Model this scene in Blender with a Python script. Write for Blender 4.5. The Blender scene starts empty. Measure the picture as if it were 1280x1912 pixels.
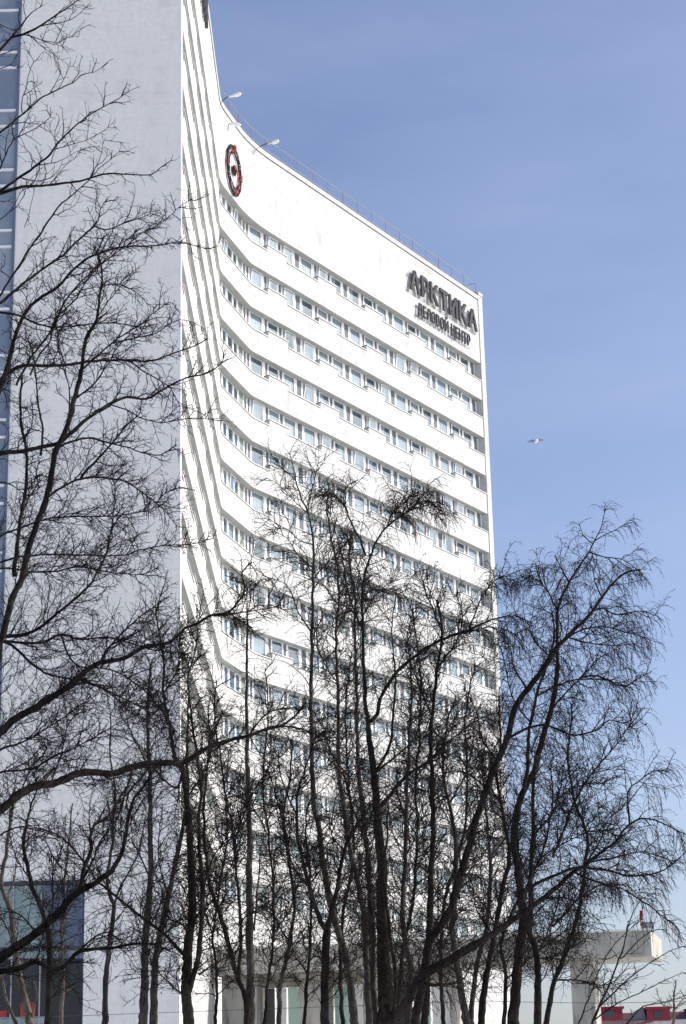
import bpy, math, random
import numpy as np
from mathutils import Vector, Matrix

S = bpy.context.scene
COL = S.collection
# ------------------------------------------------------------------ camera, sky, sun, exposure
FPX, PITCH, ROLL, EYE = 3738.8, 0.3108, 0.0241, 1.6
PCX, PCY = 640.0, 956.0
cp, sp_, cr, sr = math.cos(PITCH), math.sin(PITCH), math.cos(ROLL), math.sin(ROLL)
fw = Vector((0, cp, sp_)); up0 = Vector((0, -sp_, cp)); rt0 = Vector((1, 0, 0))
rt = rt0 * cr - up0 * sr; up = rt0 * sr + up0 * cr
cam = bpy.data.cameras.new('camera'); co = bpy.data.objects.new('camera', cam); COL.objects.link(co)
co.matrix_world = Matrix(((rt.x, up.x, -fw.x, 0), (rt.y, up.y, -fw.y, 0), (rt.z, up.z, -fw.z, EYE), (0, 0, 0, 1)))
cam.sensor_fit = 'VERTICAL'; cam.sensor_height = 36.0; cam.lens = FPX / 1912.0 * 36.0
cam.clip_start = 0.1; cam.clip_end = 9000
S.camera = co

SUN_EL = math.radians(32); SUN_H = Vector((0.975, 0.22, 0)).normalized()
sdir = Vector((SUN_H.x * math.cos(SUN_EL), SUN_H.y * math.cos(SUN_EL), math.sin(SUN_EL)))
W = bpy.data.worlds.new('World'); S.world = W; W.use_nodes = True
nt = W.node_tree; nt.nodes.clear()
wo = nt.nodes.new('ShaderNodeOutputWorld'); bg = nt.nodes.new('ShaderNodeBackground')
sky = nt.nodes.new('ShaderNodeTexSky'); sky.sky_type = 'NISHITA'; sky.sun_disc = False
sky.sun_elevation = SUN_EL
sky.sun_rotation = math.atan2(SUN_H.x, SUN_H.y)
sky.air_density = 1.0; sky.dust_density = 2.2; sky.ozone_density = 1.6; sky.altitude = 50
# thin high cirrus veil spread over the whole sky
tc = nt.nodes.new('ShaderNodeTexCoord'); mp = nt.nodes.new('ShaderNodeMapping')
mp.inputs['Scale'].default_value = (1.2, 1.2, 5.0); mp.inputs['Rotation'].default_value = (0.0, 0.12, 0.3)
nz = nt.nodes.new('ShaderNodeTexNoise'); nz.inputs['Scale'].default_value = 3.2; nz.inputs['Detail'].default_value = 6
nz.inputs['Roughness'].default_value = 0.55
rp = nt.nodes.new('ShaderNodeMapRange'); rp.inputs['From Min'].default_value = 0.42; rp.inputs['From Max'].default_value = 0.75
rp.inputs['To Min'].default_value = 0.0; rp.inputs['To Max'].default_value = 0.08
mx = nt.nodes.new('ShaderNodeMix'); mx.data_type = 'RGBA'
tint = nt.nodes.new('ShaderNodeMix'); tint.data_type = 'RGBA'; tint.blend_type = 'MULTIPLY'; tint.inputs[0].default_value = 1.0
tint.inputs[7].default_value = (1.01, 0.975, 1.08, 1)
nt.links.new(sky.outputs[0], tint.inputs[6])
nt.links.new(tc.outputs['Generated'], mp.inputs[0]); nt.links.new(mp.outputs[0], nz.inputs[0])
nt.links.new(nz.outputs[0], rp.inputs[0]); nt.links.new(rp.outputs[0], mx.inputs[0])
nt.links.new(tint.outputs[2], mx.inputs[6]); mx.inputs[7].default_value = (6.2, 6.8, 8.4, 1)
nt.links.new(mx.outputs[2], bg.inputs[0]); bg.inputs[1].default_value = 0.088
nt.links.new(bg.outputs[0], wo.inputs[0])
sl = bpy.data.lights.new('sun', 'SUN'); sl.energy = 2.5; sl.angle = math.radians(0.5); sl.color = (1.0, 0.98, 0.91)
so = bpy.data.objects.new('sun', sl); COL.objects.link(so)
so.rotation_euler = sdir.to_track_quat('Z', 'Y').to_euler()
S.view_settings.view_transform = 'Standard'; S.view_settings.look = 'None'
S.view_settings.exposure = 0.86; S.view_settings.gamma = 1; S.view_settings.use_curve_mapping = False

# ------------------------------------------------------------------ helpers
def ray(u, v):
    a = u - PCX; b = PCY - v
    x = (cr * a + sr * b) / FPX; y = (-sr * a + cr * b) / FPX
    return (x, cp - sp_ * y, sp_ + cp * y)
def at(u, v, Y):
    r = ray(u, v); t = Y / r[1]
    return Vector((r[0] * t, Y, r[2] * t + EYE))

class MB:
    def __init__(s): s.v = []; s.f = []
    def quad(s, a, b, c, d):
        n = len(s.v); s.v += [tuple(a), tuple(b), tuple(c), tuple(d)]; s.f.append((n, n + 1, n + 2, n + 3))
    def hexa(s, p):   # 8 points: bottom 0-3 ccw, top 4-7
        n = len(s.v); s.v += [tuple(q) for q in p]
        for f in ((3, 2, 1, 0), (4, 5, 6, 7), (0, 1, 5, 4), (1, 2, 6, 5), (2, 3, 7, 6), (3, 0, 4, 7)):
            s.f.append(tuple(n + i for i in f))
    def box(s, x0, x1, y0, y1, z0, z1):
        s.hexa([(x0, y0, z0), (x1, y0, z0), (x1, y1, z0), (x0, y1, z0), (x0, y0, z1), (x1, y0, z1), (x1, y1, z1), (x0, y1, z1)])
    def tube(s, pts, r, n=6):
        pts = [Vector(p) for p in pts]; base = len(s.v)
        for i, p in enumerate(pts):
            t = (pts[min(i + 1, len(pts) - 1)] - pts[max(i - 1, 0)]).normalized()
            a = t.cross(Vector((0.31, 0.52, 0.79))).normalized(); b = t.cross(a)
            rr = r[i] if isinstance(r, (list, tuple)) else r
            for k in range(n):
                an = 2 * math.pi * k / n; s.v.append(tuple(p + a * (rr * math.cos(an)) + b * (rr * math.sin(an))))
        for i in range(len(pts) - 1):
            for k in range(n):
                s.f.append((base + i * n + k, base + i * n + (k + 1) % n, base + (i + 1) * n + (k + 1) % n, base + (i + 1) * n + k))
        s.f.append(tuple(base + k for k in reversed(range(n)))); m = base + (len(pts) - 1) * n
        s.f.append(tuple(m + k for k in range(n)))
    def mesh(s, name, mat=None, smooth=False):
        me = bpy.data.meshes.new(name); me.from_pydata(s.v, [], s.f); me.update()
        if mat: me.materials.append(mat)
        if smooth: me.polygons.foreach_set('use_smooth', [True] * len(me.polygons))
        return me
    def obj(s, name, mat, parent=None, smooth=False):
        return link(name, s.mesh(name, mat, smooth), parent)
def link(name, me, parent=None):
    o = bpy.data.objects.new(name, me); COL.objects.link(o)
    if parent: o.parent = parent
    return o
def tag(o, label=None, cat=None, group=None, kind=None):
    if label: o['label'] = label
    if cat: o['category'] = cat
    if group: o['group'] = group
    if kind: o['kind'] = kind
    return o
def empty(name, loc=(0, 0, 0)):
    o = bpy.data.objects.new(name, None); COL.objects.link(o); o.location = loc; o.empty_display_size = 0.2; return o

def mat(name, col, rough=0.8, noise=None, bump=0.0, bscale=20, metal=0.0, spec=0.5):
    m = bpy.data.materials.new(name); m.use_nodes = True; n = m.node_tree; b = n.nodes['Principled BSDF']
    b.inputs['Base Color'].default_value = (*col, 1); b.inputs['Roughness'].default_value = rough
    b.inputs['Metallic'].default_value = metal; b.inputs['Specular IOR Level'].default_value = spec
    t = n.nodes.new('ShaderNodeTexCoord')
    if noise:      # list of (scale3, col2, lo, hi, detail, strength)
        prev = None
        for (sc, c2, lo, hi, det, st) in noise:
            mpn = n.nodes.new('ShaderNodeMapping'); mpn.inputs['Scale'].default_value = sc
            no = n.nodes.new('ShaderNodeTexNoise'); no.inputs['Scale'].default_value = 1; no.inputs['Detail'].default_value = det
            mr = n.nodes.new('ShaderNodeMapRange'); mr.inputs[1].default_value = lo; mr.inputs[2].default_value = hi
            mr.inputs[3].default_value = 0; mr.inputs[4].default_value = st
            mi = n.nodes.new('ShaderNodeMix'); mi.data_type = 'RGBA'
            n.links.new(t.outputs['Object'], mpn.inputs[0]); n.links.new(mpn.outputs[0], no.inputs[0])
            n.links.new(no.outputs[0], mr.inputs[0]); n.links.new(mr.outputs[0], mi.inputs[0])
            if prev is None: mi.inputs[6].default_value = (*col, 1)
            else: n.links.new(prev, mi.inputs[6])
            mi.inputs[7].default_value = (*c2, 1); prev = mi.outputs[2]
        n.links.new(prev, b.inputs['Base Color'])
    if bump:
        no = n.nodes.new('ShaderNodeTexNoise'); no.inputs['Scale'].default_value = bscale; no.inputs['Detail'].default_value = 4
        bp = n.nodes.new('ShaderNodeBump'); bp.inputs['Strength'].default_value = bump; bp.inputs['Distance'].default_value = 0.02
        n.links.new(t.outputs['Object'], no.inputs[0]); n.links.new(no.outputs[0], bp.inputs['Height']); n.links.new(bp.outputs[0], b.inputs['Normal'])
    return m

M = {}
M['render'] = mat('white_render', (0.59, 0.595, 0.58), 0.95,
    [((0.3, 0.3, 0.5), (0.52, 0.525, 0.51), 0.45, 0.72, 6, 0.8), ((2.2, 2.2, 0.3), (0.40, 0.395, 0.37), 0.52, 0.76, 6, 0.7),
     ((0.9, 0.9, 1.3), (0.38, 0.375, 0.35), 0.56, 0.74, 8, 0.6)], 0.25, 30, spec=0.1)
M['soffit'] = mat('grey_soffit', (0.40, 0.405, 0.37), 0.95, [((2, 2, 2), (0.33, 0.33, 0.30), 0.4, 0.7, 5, 0.7)])  # darker grey for the faces that point down
M['endwall'] = mat('speckled_render', (0.89, 0.87, 0.79), 0.95,
    [((4, 4, 4), (0.80, 0.79, 0.74), 0.42, 0.62, 8, 0.7), ((14, 14, 20), (0.68, 0.675, 0.64), 0.5, 0.68, 4, 0.6),
     ((0.3, 0.3, 0.15), (0.81, 0.795, 0.76), 0.4, 0.7, 4, 0.7), ((1.2, 1.2, 11), (0.66, 0.65, 0.62), 0.5, 0.75, 3, 0.22), ((9, 9, 0.8), (0.64, 0.63, 0.60), 0.5, 0.75, 3, 0.2), ((1.1, 1.1, 0.9), (0.62, 0.61, 0.58), 0.55, 0.75, 8, 0.45), ((1.6, 1.6, 0.25), (0.60, 0.595, 0.58), 0.62, 0.8, 6, 0.4)], 0.5, 25, spec=0.1)
M['sill'] = mat('painted_sill_metal', (0.72, 0.72, 0.70), 0.5)
M['frame'] = mat('white_window_frame', (0.82, 0.82, 0.82), 0.45)
M['coping'] = mat('dark_flashing_and_shadow_line', (0.16, 0.155, 0.14), 0.6)  # dark metal edge; also paints the shadow lines below coping and sills
M['panel'] = mat('grey_infill_panel', (0.150, 0.178, 0.200), 0.5, [((1.5, 1.5, 1.5), (0.185, 0.21, 0.23), 0.4, 0.65, 3, 0.8)], spec=0.03)
M['panel_green'] = mat('grey_green_infill_panel', (0.24, 0.28, 0.26), 0.5, spec=0.2)
M['interior'] = mat('dim_room_interior', (0.33, 0.39, 0.50), 0.9)
M['concrete'] = mat('weathered_concrete', (0.46, 0.445, 0.40), 0.9,
    [((1.2, 1.2, 0.5), (0.32, 0.31, 0.27), 0.42, 0.62, 7, 0.8), ((4, 4, 0.7), (0.16, 0.15, 0.13), 0.56, 0.72, 7, 0.7)], 0.6, 15)
M['steel'] = mat('galvanised_steel', (0.42, 0.38, 0.38), 0.5, metal=0.3)
M['redsteel'] = mat('faded_red_painted_steel', (0.42, 0.20, 0.20), 0.6)
M['darkmetal'] = mat('dark_grey_metal', (0.055, 0.055, 0.06), 0.45, metal=0.2)
M['letter'] = mat('dark_grey_letter_face', (0.085, 0.088, 0.094), 0.9, [((3, 3, 3), (0.115, 0.115, 0.12), 0.4, 0.7, 4, 0.8)], spec=0.05)
M['black'] = mat('black_enamel', (0.022, 0.024, 0.023), 0.9, [((3, 3, 3), (0.045, 0.045, 0.045), 0.4, 0.7, 4, 0.8)], spec=0.05)
M['red'] = mat('red_enamel', (0.36, 0.055, 0.06), 0.8, spec=0.1)
M['lampglass'] = mat('milky_lamp_glass', (0.78, 0.78, 0.76), 0.25)
M['yellowed'] = mat('yellowed_lamp_housing', (0.55, 0.51, 0.38), 0.5)
M['redroof'] = mat('red_roof_sheet', (0.23, 0.02, 0.035), 0.8, [((2, 2, 2), (0.17, 0.03, 0.04), 0.45, 0.7, 4, 0.8)])
M['spandrel'] = mat('grey_green_spandrel_glass', (0.24, 0.29, 0.30), 0.15)
M['seam'] = mat('wall_joint_sealant', (0.42, 0.43, 0.43), 0.9)
def bark(name, c1, c2):
    return mat(name, c1, 0.98, [((6, 6, 1.5), c2, 0.42, 0.62, 6, 1.0), ((22, 22, 9), (c1[0] * .4, c1[1] * .4, c1[2] * .4), 0.52, 0.64, 4, 0.8)], 0.8, 30, spec=0.03)
M['bark_dark'] = bark('dark_bark', (0.018, 0.0155, 0.014), (0.042, 0.036, 0.031))
M['bark_grey'] = bark('grey_bark', (0.045, 0.040, 0.036), (0.095, 0.084, 0.073))
M['bark_tan'] = bark('tan_bark', (0.15, 0.125, 0.10), (0.07, 0.058, 0.046))
M['twig_dark'] = mat('dark_twig', (0.015, 0.013, 0.012), 0.98, spec=0.02)
M['twig_brown'] = mat('brown_twig', (0.028, 0.021, 0.018), 0.98, spec=0.02)
M['seed'] = mat('dry_brown_catkin', (0.014, 0.011, 0.01), 0.95, spec=0.02)
M['seed_brown'] = mat('dry_russet_leaves', (0.115, 0.060, 0.035), 0.95, spec=0.1)

def glass(name, tintc, gl=0.05, ior=1.5, mul=1.0):
    m = bpy.data.materials.new(name); m.use_nodes = True; n = m.node_tree; n.nodes.clear()
    out = n.nodes.new('ShaderNodeOutputMaterial'); mixs = n.nodes.new('ShaderNodeMixShader')
    tr = n.nodes.new('ShaderNodeBsdfTransparent'); tr.inputs[0].default_value = (*tintc, 1)
    g = n.nodes.new('ShaderNodeBsdfGlossy'); g.inputs['Roughness'].default_value = gl; g.inputs['Color'].default_value = (0.60, 0.76, 0.80, 1)
    fr = n.nodes.new('ShaderNodeLayerWeight'); fr.inputs[0].default_value = 0.5
    pw = n.nodes.new('ShaderNodeMath'); pw.operation = 'POWER'; pw.inputs[1].default_value = 4.0
    mm = n.nodes.new('ShaderNodeMath'); mm.operation = 'MULTIPLY_ADD'; mm.inputs[1].default_value = mul; mm.inputs[2].default_value = 0.20; mm.use_clamp = True
    n.links.new(fr.outputs['Facing'], pw.inputs[0]); n.links.new(pw.outputs[0], mm.inputs[0]); n.links.new(mm.outputs[0], mixs.inputs[0]); n.links.new(tr.outputs[0], mixs.inputs[1]); n.links.new(g.outputs[0], mixs.inputs[2])
    n.links.new(mixs.outputs[0], out.inputs[0]); return m
M['glass'] = glass('window_glass', (0.84, 0.88, 0.90), 0.02, 1.5, 0.9)
M['curtainglass'] = glass('tinted_facade_glass', (0.30, 0.36, 0.44), 0.03, 2.0, 1.2)
M['curtainglass'] = mat('slate_blue_facade_glass', (0.20, 0.245, 0.31), 0.12, [((0.5, 1, 0.35), (0.31, 0.36, 0.40), 0.42, 0.58, 4, 1.0)])
def curtain(name, c):
    m = bpy.data.materials.new(name); m.use_nodes = True; n = m.node_tree; b = n.nodes['Principled BSDF']
    b.inputs['Roughness'].default_value = 0.9
    t = n.nodes.new('ShaderNodeTexCoord'); w = n.nodes.new('ShaderNodeTexNoise'); mpn = n.nodes.new('ShaderNodeMapping')
    mpn.inputs['Scale'].default_value = (9, 1, 0.4); w.inputs['Scale'].default_value = 1; w.inputs['Detail'].default_value = 2
    mi = n.nodes.new('ShaderNodeMix'); mi.data_type = 'RGBA'; mi.inputs[6].default_value = (*c, 1); mi.inputs[7].default_value = (c[0] * .72, c[1] * .75, c[2] * .8, 1)
    n.links.new(t.outputs['Object'], mpn.inputs[0]); n.links.new(mpn.outputs[0], w.inputs[0]); n.links.new(w.outputs[0], mi.inputs[0]); n.links.new(mi.outputs[2], b.inputs['Base Color'])
    return m
M['curtain'] = curtain('pale_net_curtain', (0.62, 0.66, 0.68))
M['curtain_green'] = curtain('pale_green_blind', (0.46, 0.60, 0.55))

# ------------------------------------------------------------------ ground
random.seed(11)
gm = mat('unseen_bounce_snow', (0.86, 0.85, 0.83), 0.9, [((0.5, 0.5, 0.5), (0.78, 0.77, 0.75), 0.45, 0.65, 8, 1.0), ((0.09, 0.09, 0.09), (0.16, 0.13, 0.09), 0.60, 0.66, 6, 0.9)], 0.5, 4)  # unseen ground, made snow-bright to bounce fill onto the shaded walls
b = MB(); n = 24; R_ = 4000
for i in range(n):
    for j in range(n):
        x0, x1 = -R_ + 2 * R_ * i / n, -R_ + 2 * R_ * (i + 1) / n; y0, y1 = -R_ + 2 * R_ * j / n, -R_ + 2 * R_ * (j + 1) / n
        b.quad((x0, y0, 0), (x1, y0, 0), (x1, y1, 0), (x0, y1, 0))
tag(b.obj('ground', gm), kind='structure')
pm = mat('grey_paving', (0.30, 0.29, 0.275), 0.9, [((1, 1, 1), (0.24, 0.235, 0.22), 0.4, 0.6, 6, 0.8)], 0.4, 10)
mb_ = 0; b = MB(); b.box(-20, 22, 79, 100, -0.1, 0.12); tag(b.obj('pavement', pm), kind='structure')
am = mat('asphalt', (0.05, 0.05, 0.052), 0.9, [((3, 3, 3), (0.075, 0.075, 0.075), 0.4, 0.6, 6, 0.8)], 0.4, 10)
b = MB(); b.box(-200, 200, 10, 18, -0.1, 0.004); tag(b.obj('road', am), kind='structure')

# ------------------------------------------------------------------ tower geometry
P2 = [Vector((-7.028, 82.46)), Vector((-7.043, 110.60)), Vector((-5.471, 115.98)), Vector((10.708, 141.353))]
def seg(i):
    d = (P2[i + 1] - P2[i]); L = d.length; d /= L
    return P2[i], d, Vector((d.y, -d.x)), L
SEG = [seg(0), seg(1), seg(2)]
PER, D_IN = 5.893, 0.45
LEDGE = {0: [1.32 + PER * k for k in range(5)], 2: [1.89 + PER * k for k in range(5)]}
HIGH = 2.20
Z1 = 56.98 + EYE; NR = 15; FH = 3.0; OPEN = 1.48; STEP = 0.42; ROOF = 62.2 + EYE
def zs(k): return Z1 - FH * (k - 1)            # underside of the wall band above row k
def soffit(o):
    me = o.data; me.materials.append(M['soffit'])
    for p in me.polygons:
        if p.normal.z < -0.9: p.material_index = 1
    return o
def fp(i, s, off, z):                           # point on segment i, 'off' behind the outer face
    A, d, nn, L = SEG[i]; p = A + d * s - nn * off
    return Vector((p.x, p.y, z))
# polyline stations of the outer face (with rounded bends), each a tuple (outer2d, mitre normal)
def rounded(rB, rC, nB=4, nC=4):
    out = []
    def arc(i, r, n):
        A, d0, n0, L0 = SEG[i]; _, d1, n1, L1 = SEG[i + 1]; V = P2[i + 1]
        a = V - d0 * r; c = V + d1 * r
        for k in range(n + 1):
            t = k / n; p = a * (1 - t) ** 2 + V * (2 * t * (1 - t)) + c * t * t
            nn = (n0 * (1 - t) + n1 * t).normalized(); out.append((p, nn))
    out.append((P2[0], SEG[0][2])); arc(0, rB, nB); arc(1, rC, nC); out.append((P2[3], SEG[2][2]))
    return out
def band_solid(path, off0, off1, z0, z1, mb, caps=True):
    for (p, na), (q, nb) in zip(path[:-1], path[1:]):
        a0 = p - na * off0; a1 = p - na * off1; b0 = q - nb * off0; b1 = q - nb * off1
        mb.quad((a0.x, a0.y, z0), (b0.x, b0.y, z0), (b0.x, b0.y, z1), (a0.x, a0.y, z1))
        mb.quad((b1.x, b1.y, z0), (a1.x, a1.y, z0), (a1.x, a1.y, z1), (b1.x, b1.y, z1))
        mb.quad((a0.x, a0.y, z1), (b0.x, b0.y, z1), (b1.x, b1.y, z1), (a1.x, a1.y, z1))
        mb.quad((a1.x, a1.y, z0), (b1.x, b1.y, z0), (b0.x, b0.y, z0), (a0.x, a0.y, z0))
    if caps:
        for (p, na), fl in ((path[0], 0), (path[-1], 1)):
            a0 = p - na * off0; a1 = p - na * off1
            q = [(a0.x, a0.y, z0), (a0.x, a0.y, z1), (a1.x, a1.y, z1), (a1.x, a1.y, z0)]
            mb.quad(*(q if fl == 0 else q[::-1]))
def strip_path(i, s0, s1):
    A, d, nn, L = SEG[i]; return [(A + d * s0, nn), (A + d * s1, nn)]

BLD = empty('hotel_tower', (-5, 110, 0))
tag(BLD, 'tall white concave high-rise with long window bands, blank grey end wall and rooftop railing', 'building')
OFFB = Vector((5, -110, 0))
def bl(o):
    o.parent = BLD; o.location = -BLD.location; return o

random.seed(5)
pth = rounded(0.5, 0.35); pth_top = rounded(0.9, 2.4, 6, 8)
# attic wall above the first row, then the coping
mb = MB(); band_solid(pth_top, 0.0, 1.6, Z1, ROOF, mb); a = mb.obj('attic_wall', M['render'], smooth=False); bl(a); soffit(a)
mb = MB(); band_solid(pth_top, -0.03, 1.0, ROOF + 0.004, ROOF + 0.045, mb); o = mb.obj('coping_flashing_shadow', M['coping']); bl(o)  # dark metal edge that also paints in the shadow line under the coping
mb = MB(); band_solid(pth_top, -0.075, 1.0, ROOF + 0.049, ROOF + 0.36, mb); o = mb.obj('coping', M['render']); bl(o)
# spandrel bands
for k in range(1, NR + 1):
    zt = zs(k) - OPEN; zb = zs(k + 1)
    if k == NR: zb = zs(k) - 1.5 - 1.4
    mb = MB(); band_solid(pth, 0.0, D_IN + 0.30, zb, zt, mb)
    sl_ = MB(); shade_ = MB()
    for i in (0, 2):
        for s in LEDGE[i]:
            mb2 = strip_path(i, s, s + HIGH)
            band_solid(mb2, 0.0, D_IN - 0.05, zt - 0.002, zt + STEP, mb)
            band_solid(strip_path(i, s - 0.02, s + HIGH + 0.02), -0.05, D_IN - 0.05, zt + STEP + 0.035, zt + STEP + 0.075, sl_); band_solid(strip_path(i, s - 0.02, s + HIGH + 0.02), -0.03, D_IN - 0.05, zt + STEP + 0.002, zt + STEP + 0.033, shade_)
    # low sills between the raised lengths, following the bends
    L0 = SEG[0][3]; prev = 0.0
    for s in LEDGE[0]:
        band_solid(strip_path(0, prev, s - 0.03), -0.05, 0.06, zt + 0.035, zt + 0.075, sl_); band_solid(strip_path(0, prev, s - 0.03), -0.03, 0.06, zt + 0.002, zt + 0.033, shade_); prev = s + HIGH + 0.03
    mid = [(SEG[0][0] + SEG[0][1] * prev, SEG[0][2])] + pth[1:-1] + [(SEG[2][0] + SEG[2][1] * (LEDGE[2][0] - 0.03), SEG[2][2])]
    band_solid(mid, -0.05, 0.06, zt + 0.035, zt + 0.075, sl_); band_solid(mid, -0.03, 0.06, zt + 0.002, zt + 0.033, shade_); prev = LEDGE[2][0] + HIGH + 0.03
    for s in LEDGE[2][1:] + [SEG[2][3] + 0.03]:
        band_solid(strip_path(2, prev, s - 0.03), -0.05, 0.06, zt + 0.035, zt + 0.075, sl_); band_solid(strip_path(2, prev, s - 0.03), -0.03, 0.06, zt + 0.002, zt + 0.033, shade_); prev = s + HIGH + 0.03
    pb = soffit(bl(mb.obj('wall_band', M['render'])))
    o = sl_.obj('sill', M['sill']); o.parent = pb
    o = shade_.obj('sill_shadow_strip', M['coping']); o.parent = pb  # dark strip painting in the shadow line beneath each sill
    for sj in [0.2] + [q_ + 3.3 for q_ in LEDGE[2][:-1]]:
        jm = MB(); jm.hexa([fp(2, sj, -0.003, zb + .01), fp(2, sj + .02, -0.003, zb + .01), fp(2, sj + .02, 0.02, zb + .01), fp(2, sj, 0.02, zb + .01), fp(2, sj, -0.003, zt - .01), fp(2, sj + .02, -0.003, zt - .01), fp(2, sj + .02, 0.02, zt - .01), fp(2, sj, 0.02, zt - .01)])
        o = jm.obj('joint', M['seam']); o.parent = pb
# rooms behind the glass (floor slabs, back wall)
mb = MB()
for k in range(1, NR + 1):
    band_solid(pth, D_IN + 0.302, 1.55, zs(k) - OPEN - 0.25, zs(k) - OPEN - 0.05, mb)
    if k > 1: band_solid(pth, D_IN + 0.302, 1.55, zs(k) + 0.02, zs(k) + 0.2, mb)
bl(mb.obj('room_floor', M['interior']))
mb = MB(); band_solid(pth, 1.56, 1.9, 0, ROOF - 0.1, mb); bl(mb.obj('room_wall', M['interior']))

# window elements : (kind, s0, s1) relative to the ledge
MOD = [('W', 0.65, 1.72), ('P', 1.87, 2.18), ('W', 2.38, 3.55), ('P', 3.86, 4.37), ('W', 4.61, 5.84), ('P', 6.16, 6.43)]
ELS = []
for i in (0, 2):
    A, d, nn, L = SEG[i]
    for kk in range(-1, 6):
        s0 = LEDGE[i][0] + PER * kk
        for (t, a0, a1) in MOD:
            if s0 + a0 > (0.15 if i == 0 else 0.3) and s0 + a1 < L - (0.1 if i == 2 else 0.6): e_ = .045 if t == 'W' else 0; ELS.append((i, t, s0 + a0 - e_, s0 + a1 + e_))
ELS += [(1, 'P', 0.95, 1.36), (1, 'V', 1.62, 2.28), (1, 'V', 2.53, 3.45), (1, 'V', 3.59, 4.30), (1, 'G', 4.55, 5.28), (2, 'P', 0.2, 0.42)]
WT = OPEN + 0.06
def winmesh(w, style):   # local: x along facade, y outward, z up from 0..WT
    fr = MB(); f = 0.055
    fr.box(0, w, -0.03, 0.03, 0, f); fr.box(0, w, -0.03, 0.03, WT - f, WT); fr.box(0, f, -0.03, 0.03, f, WT - f); fr.box(w - f, w, -0.03, 0.03, f, WT - f)
    gl = MB(); 
    if style == 'tilt':
        # sash leaning into the reveal at the top
        lean = 0.17; zt_ = WT - f
        def q(x, z, yo): return (x, 0.02 + yo + lean * (z / zt_), z)
        for (x0, x1, z0, z1) in ((f, w - f, f, 2 * f), (f, w - f, zt_ - f, zt_), (f, 2 * f, 2 * f, zt_ - f), (w - 2 * f, w - f, 2 * f, zt_ - f)):
            fr.hexa([q(x0, z0, 0), q(x1, z0, 0), q(x1, z0, -.04), q(x0, z0, -.04), q(x0, z1, 0), q(x1, z1, 0), q(x1, z1, -.04), q(x0, z1, -.04)])
        gl.quad(q(2 * f, 2 * f, -.02), q(w - 2 * f, 2 * f, -.02), q(w - 2 * f, zt_ - f, -.02), q(2 * f, zt_ - f, -.02))
    else:
        gl.quad((f, 0, f), (w - f, 0, f), (w - f, 0, WT - f), (f, 0, WT - f))
    return fr.mesh('window', M['frame']), gl.mesh('pane', M['glass'])
def curtmesh(w, x0, x1, m):
    c = MB(); n = max(6, int((x1 - x0) / 0.045)); pr = None
    for j in range(n + 1):
        x = x0 + (x1 - x0) * j / n; y = -0.09 + 0.03 * math.sin(x * 41) + 0.015 * math.sin(x * 23 + 1)
        if pr: c.quad((pr[0], pr[1], 0.06), (x, y, 0.06), (x, y, WT - 0.06), (pr[0], pr[1], WT - 0.06))
        pr = (x, y)
    return c.mesh('curtain', m, True)
WM = {}
for w in (1.16, 1.26, 1.32, 0.66, 0.92, 0.71):
    WM[w] = {'fix': winmesh(w, 'fix'), 'tilt': winmesh(w, 'tilt'),
             'c': [curtmesh(w, 0.05, w - 0.05, M['curtain']), curtmesh(w, 0.05, w * 0.55, M['curtain']), curtmesh(w, w * .4, w - 0.05, M['curtain']), curtmesh(w, .05, w - .05, M['curtain_green'])]}
PMESH = {}
def panelmesh(w, m, z1=WT):
    key = (round(w, 2), m.name)
    if key not in PMESH:
        p = MB(); p.box(0, w, -0.02, 0.02, 0, z1); PMESH[key] = p.mesh('infill_panel', m)
    return PMESH[key]
rest_f, rest_g, rest_p = MB(), MB(), MB()
wins = []
for k in range(1, NR + 1):
    zb = zs(k) - OPEN - 0.03
    for (i, t, s0, s1) in ELS:
        if k == NR and i == 2 and t == 'P': t = 'W'
        wins.append((k, i, t, s0, s1, zb))
def place(o, i, s, z, off=D_IN + 0.02):
    p = fp(i, s, off, z); d = SEG[i][1]
    o.matrix_local = Matrix.Translation(p - Vector(BLD.location)) @ Matrix.Rotation(math.atan2(d.y, d.x), 4, 'Z')
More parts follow.
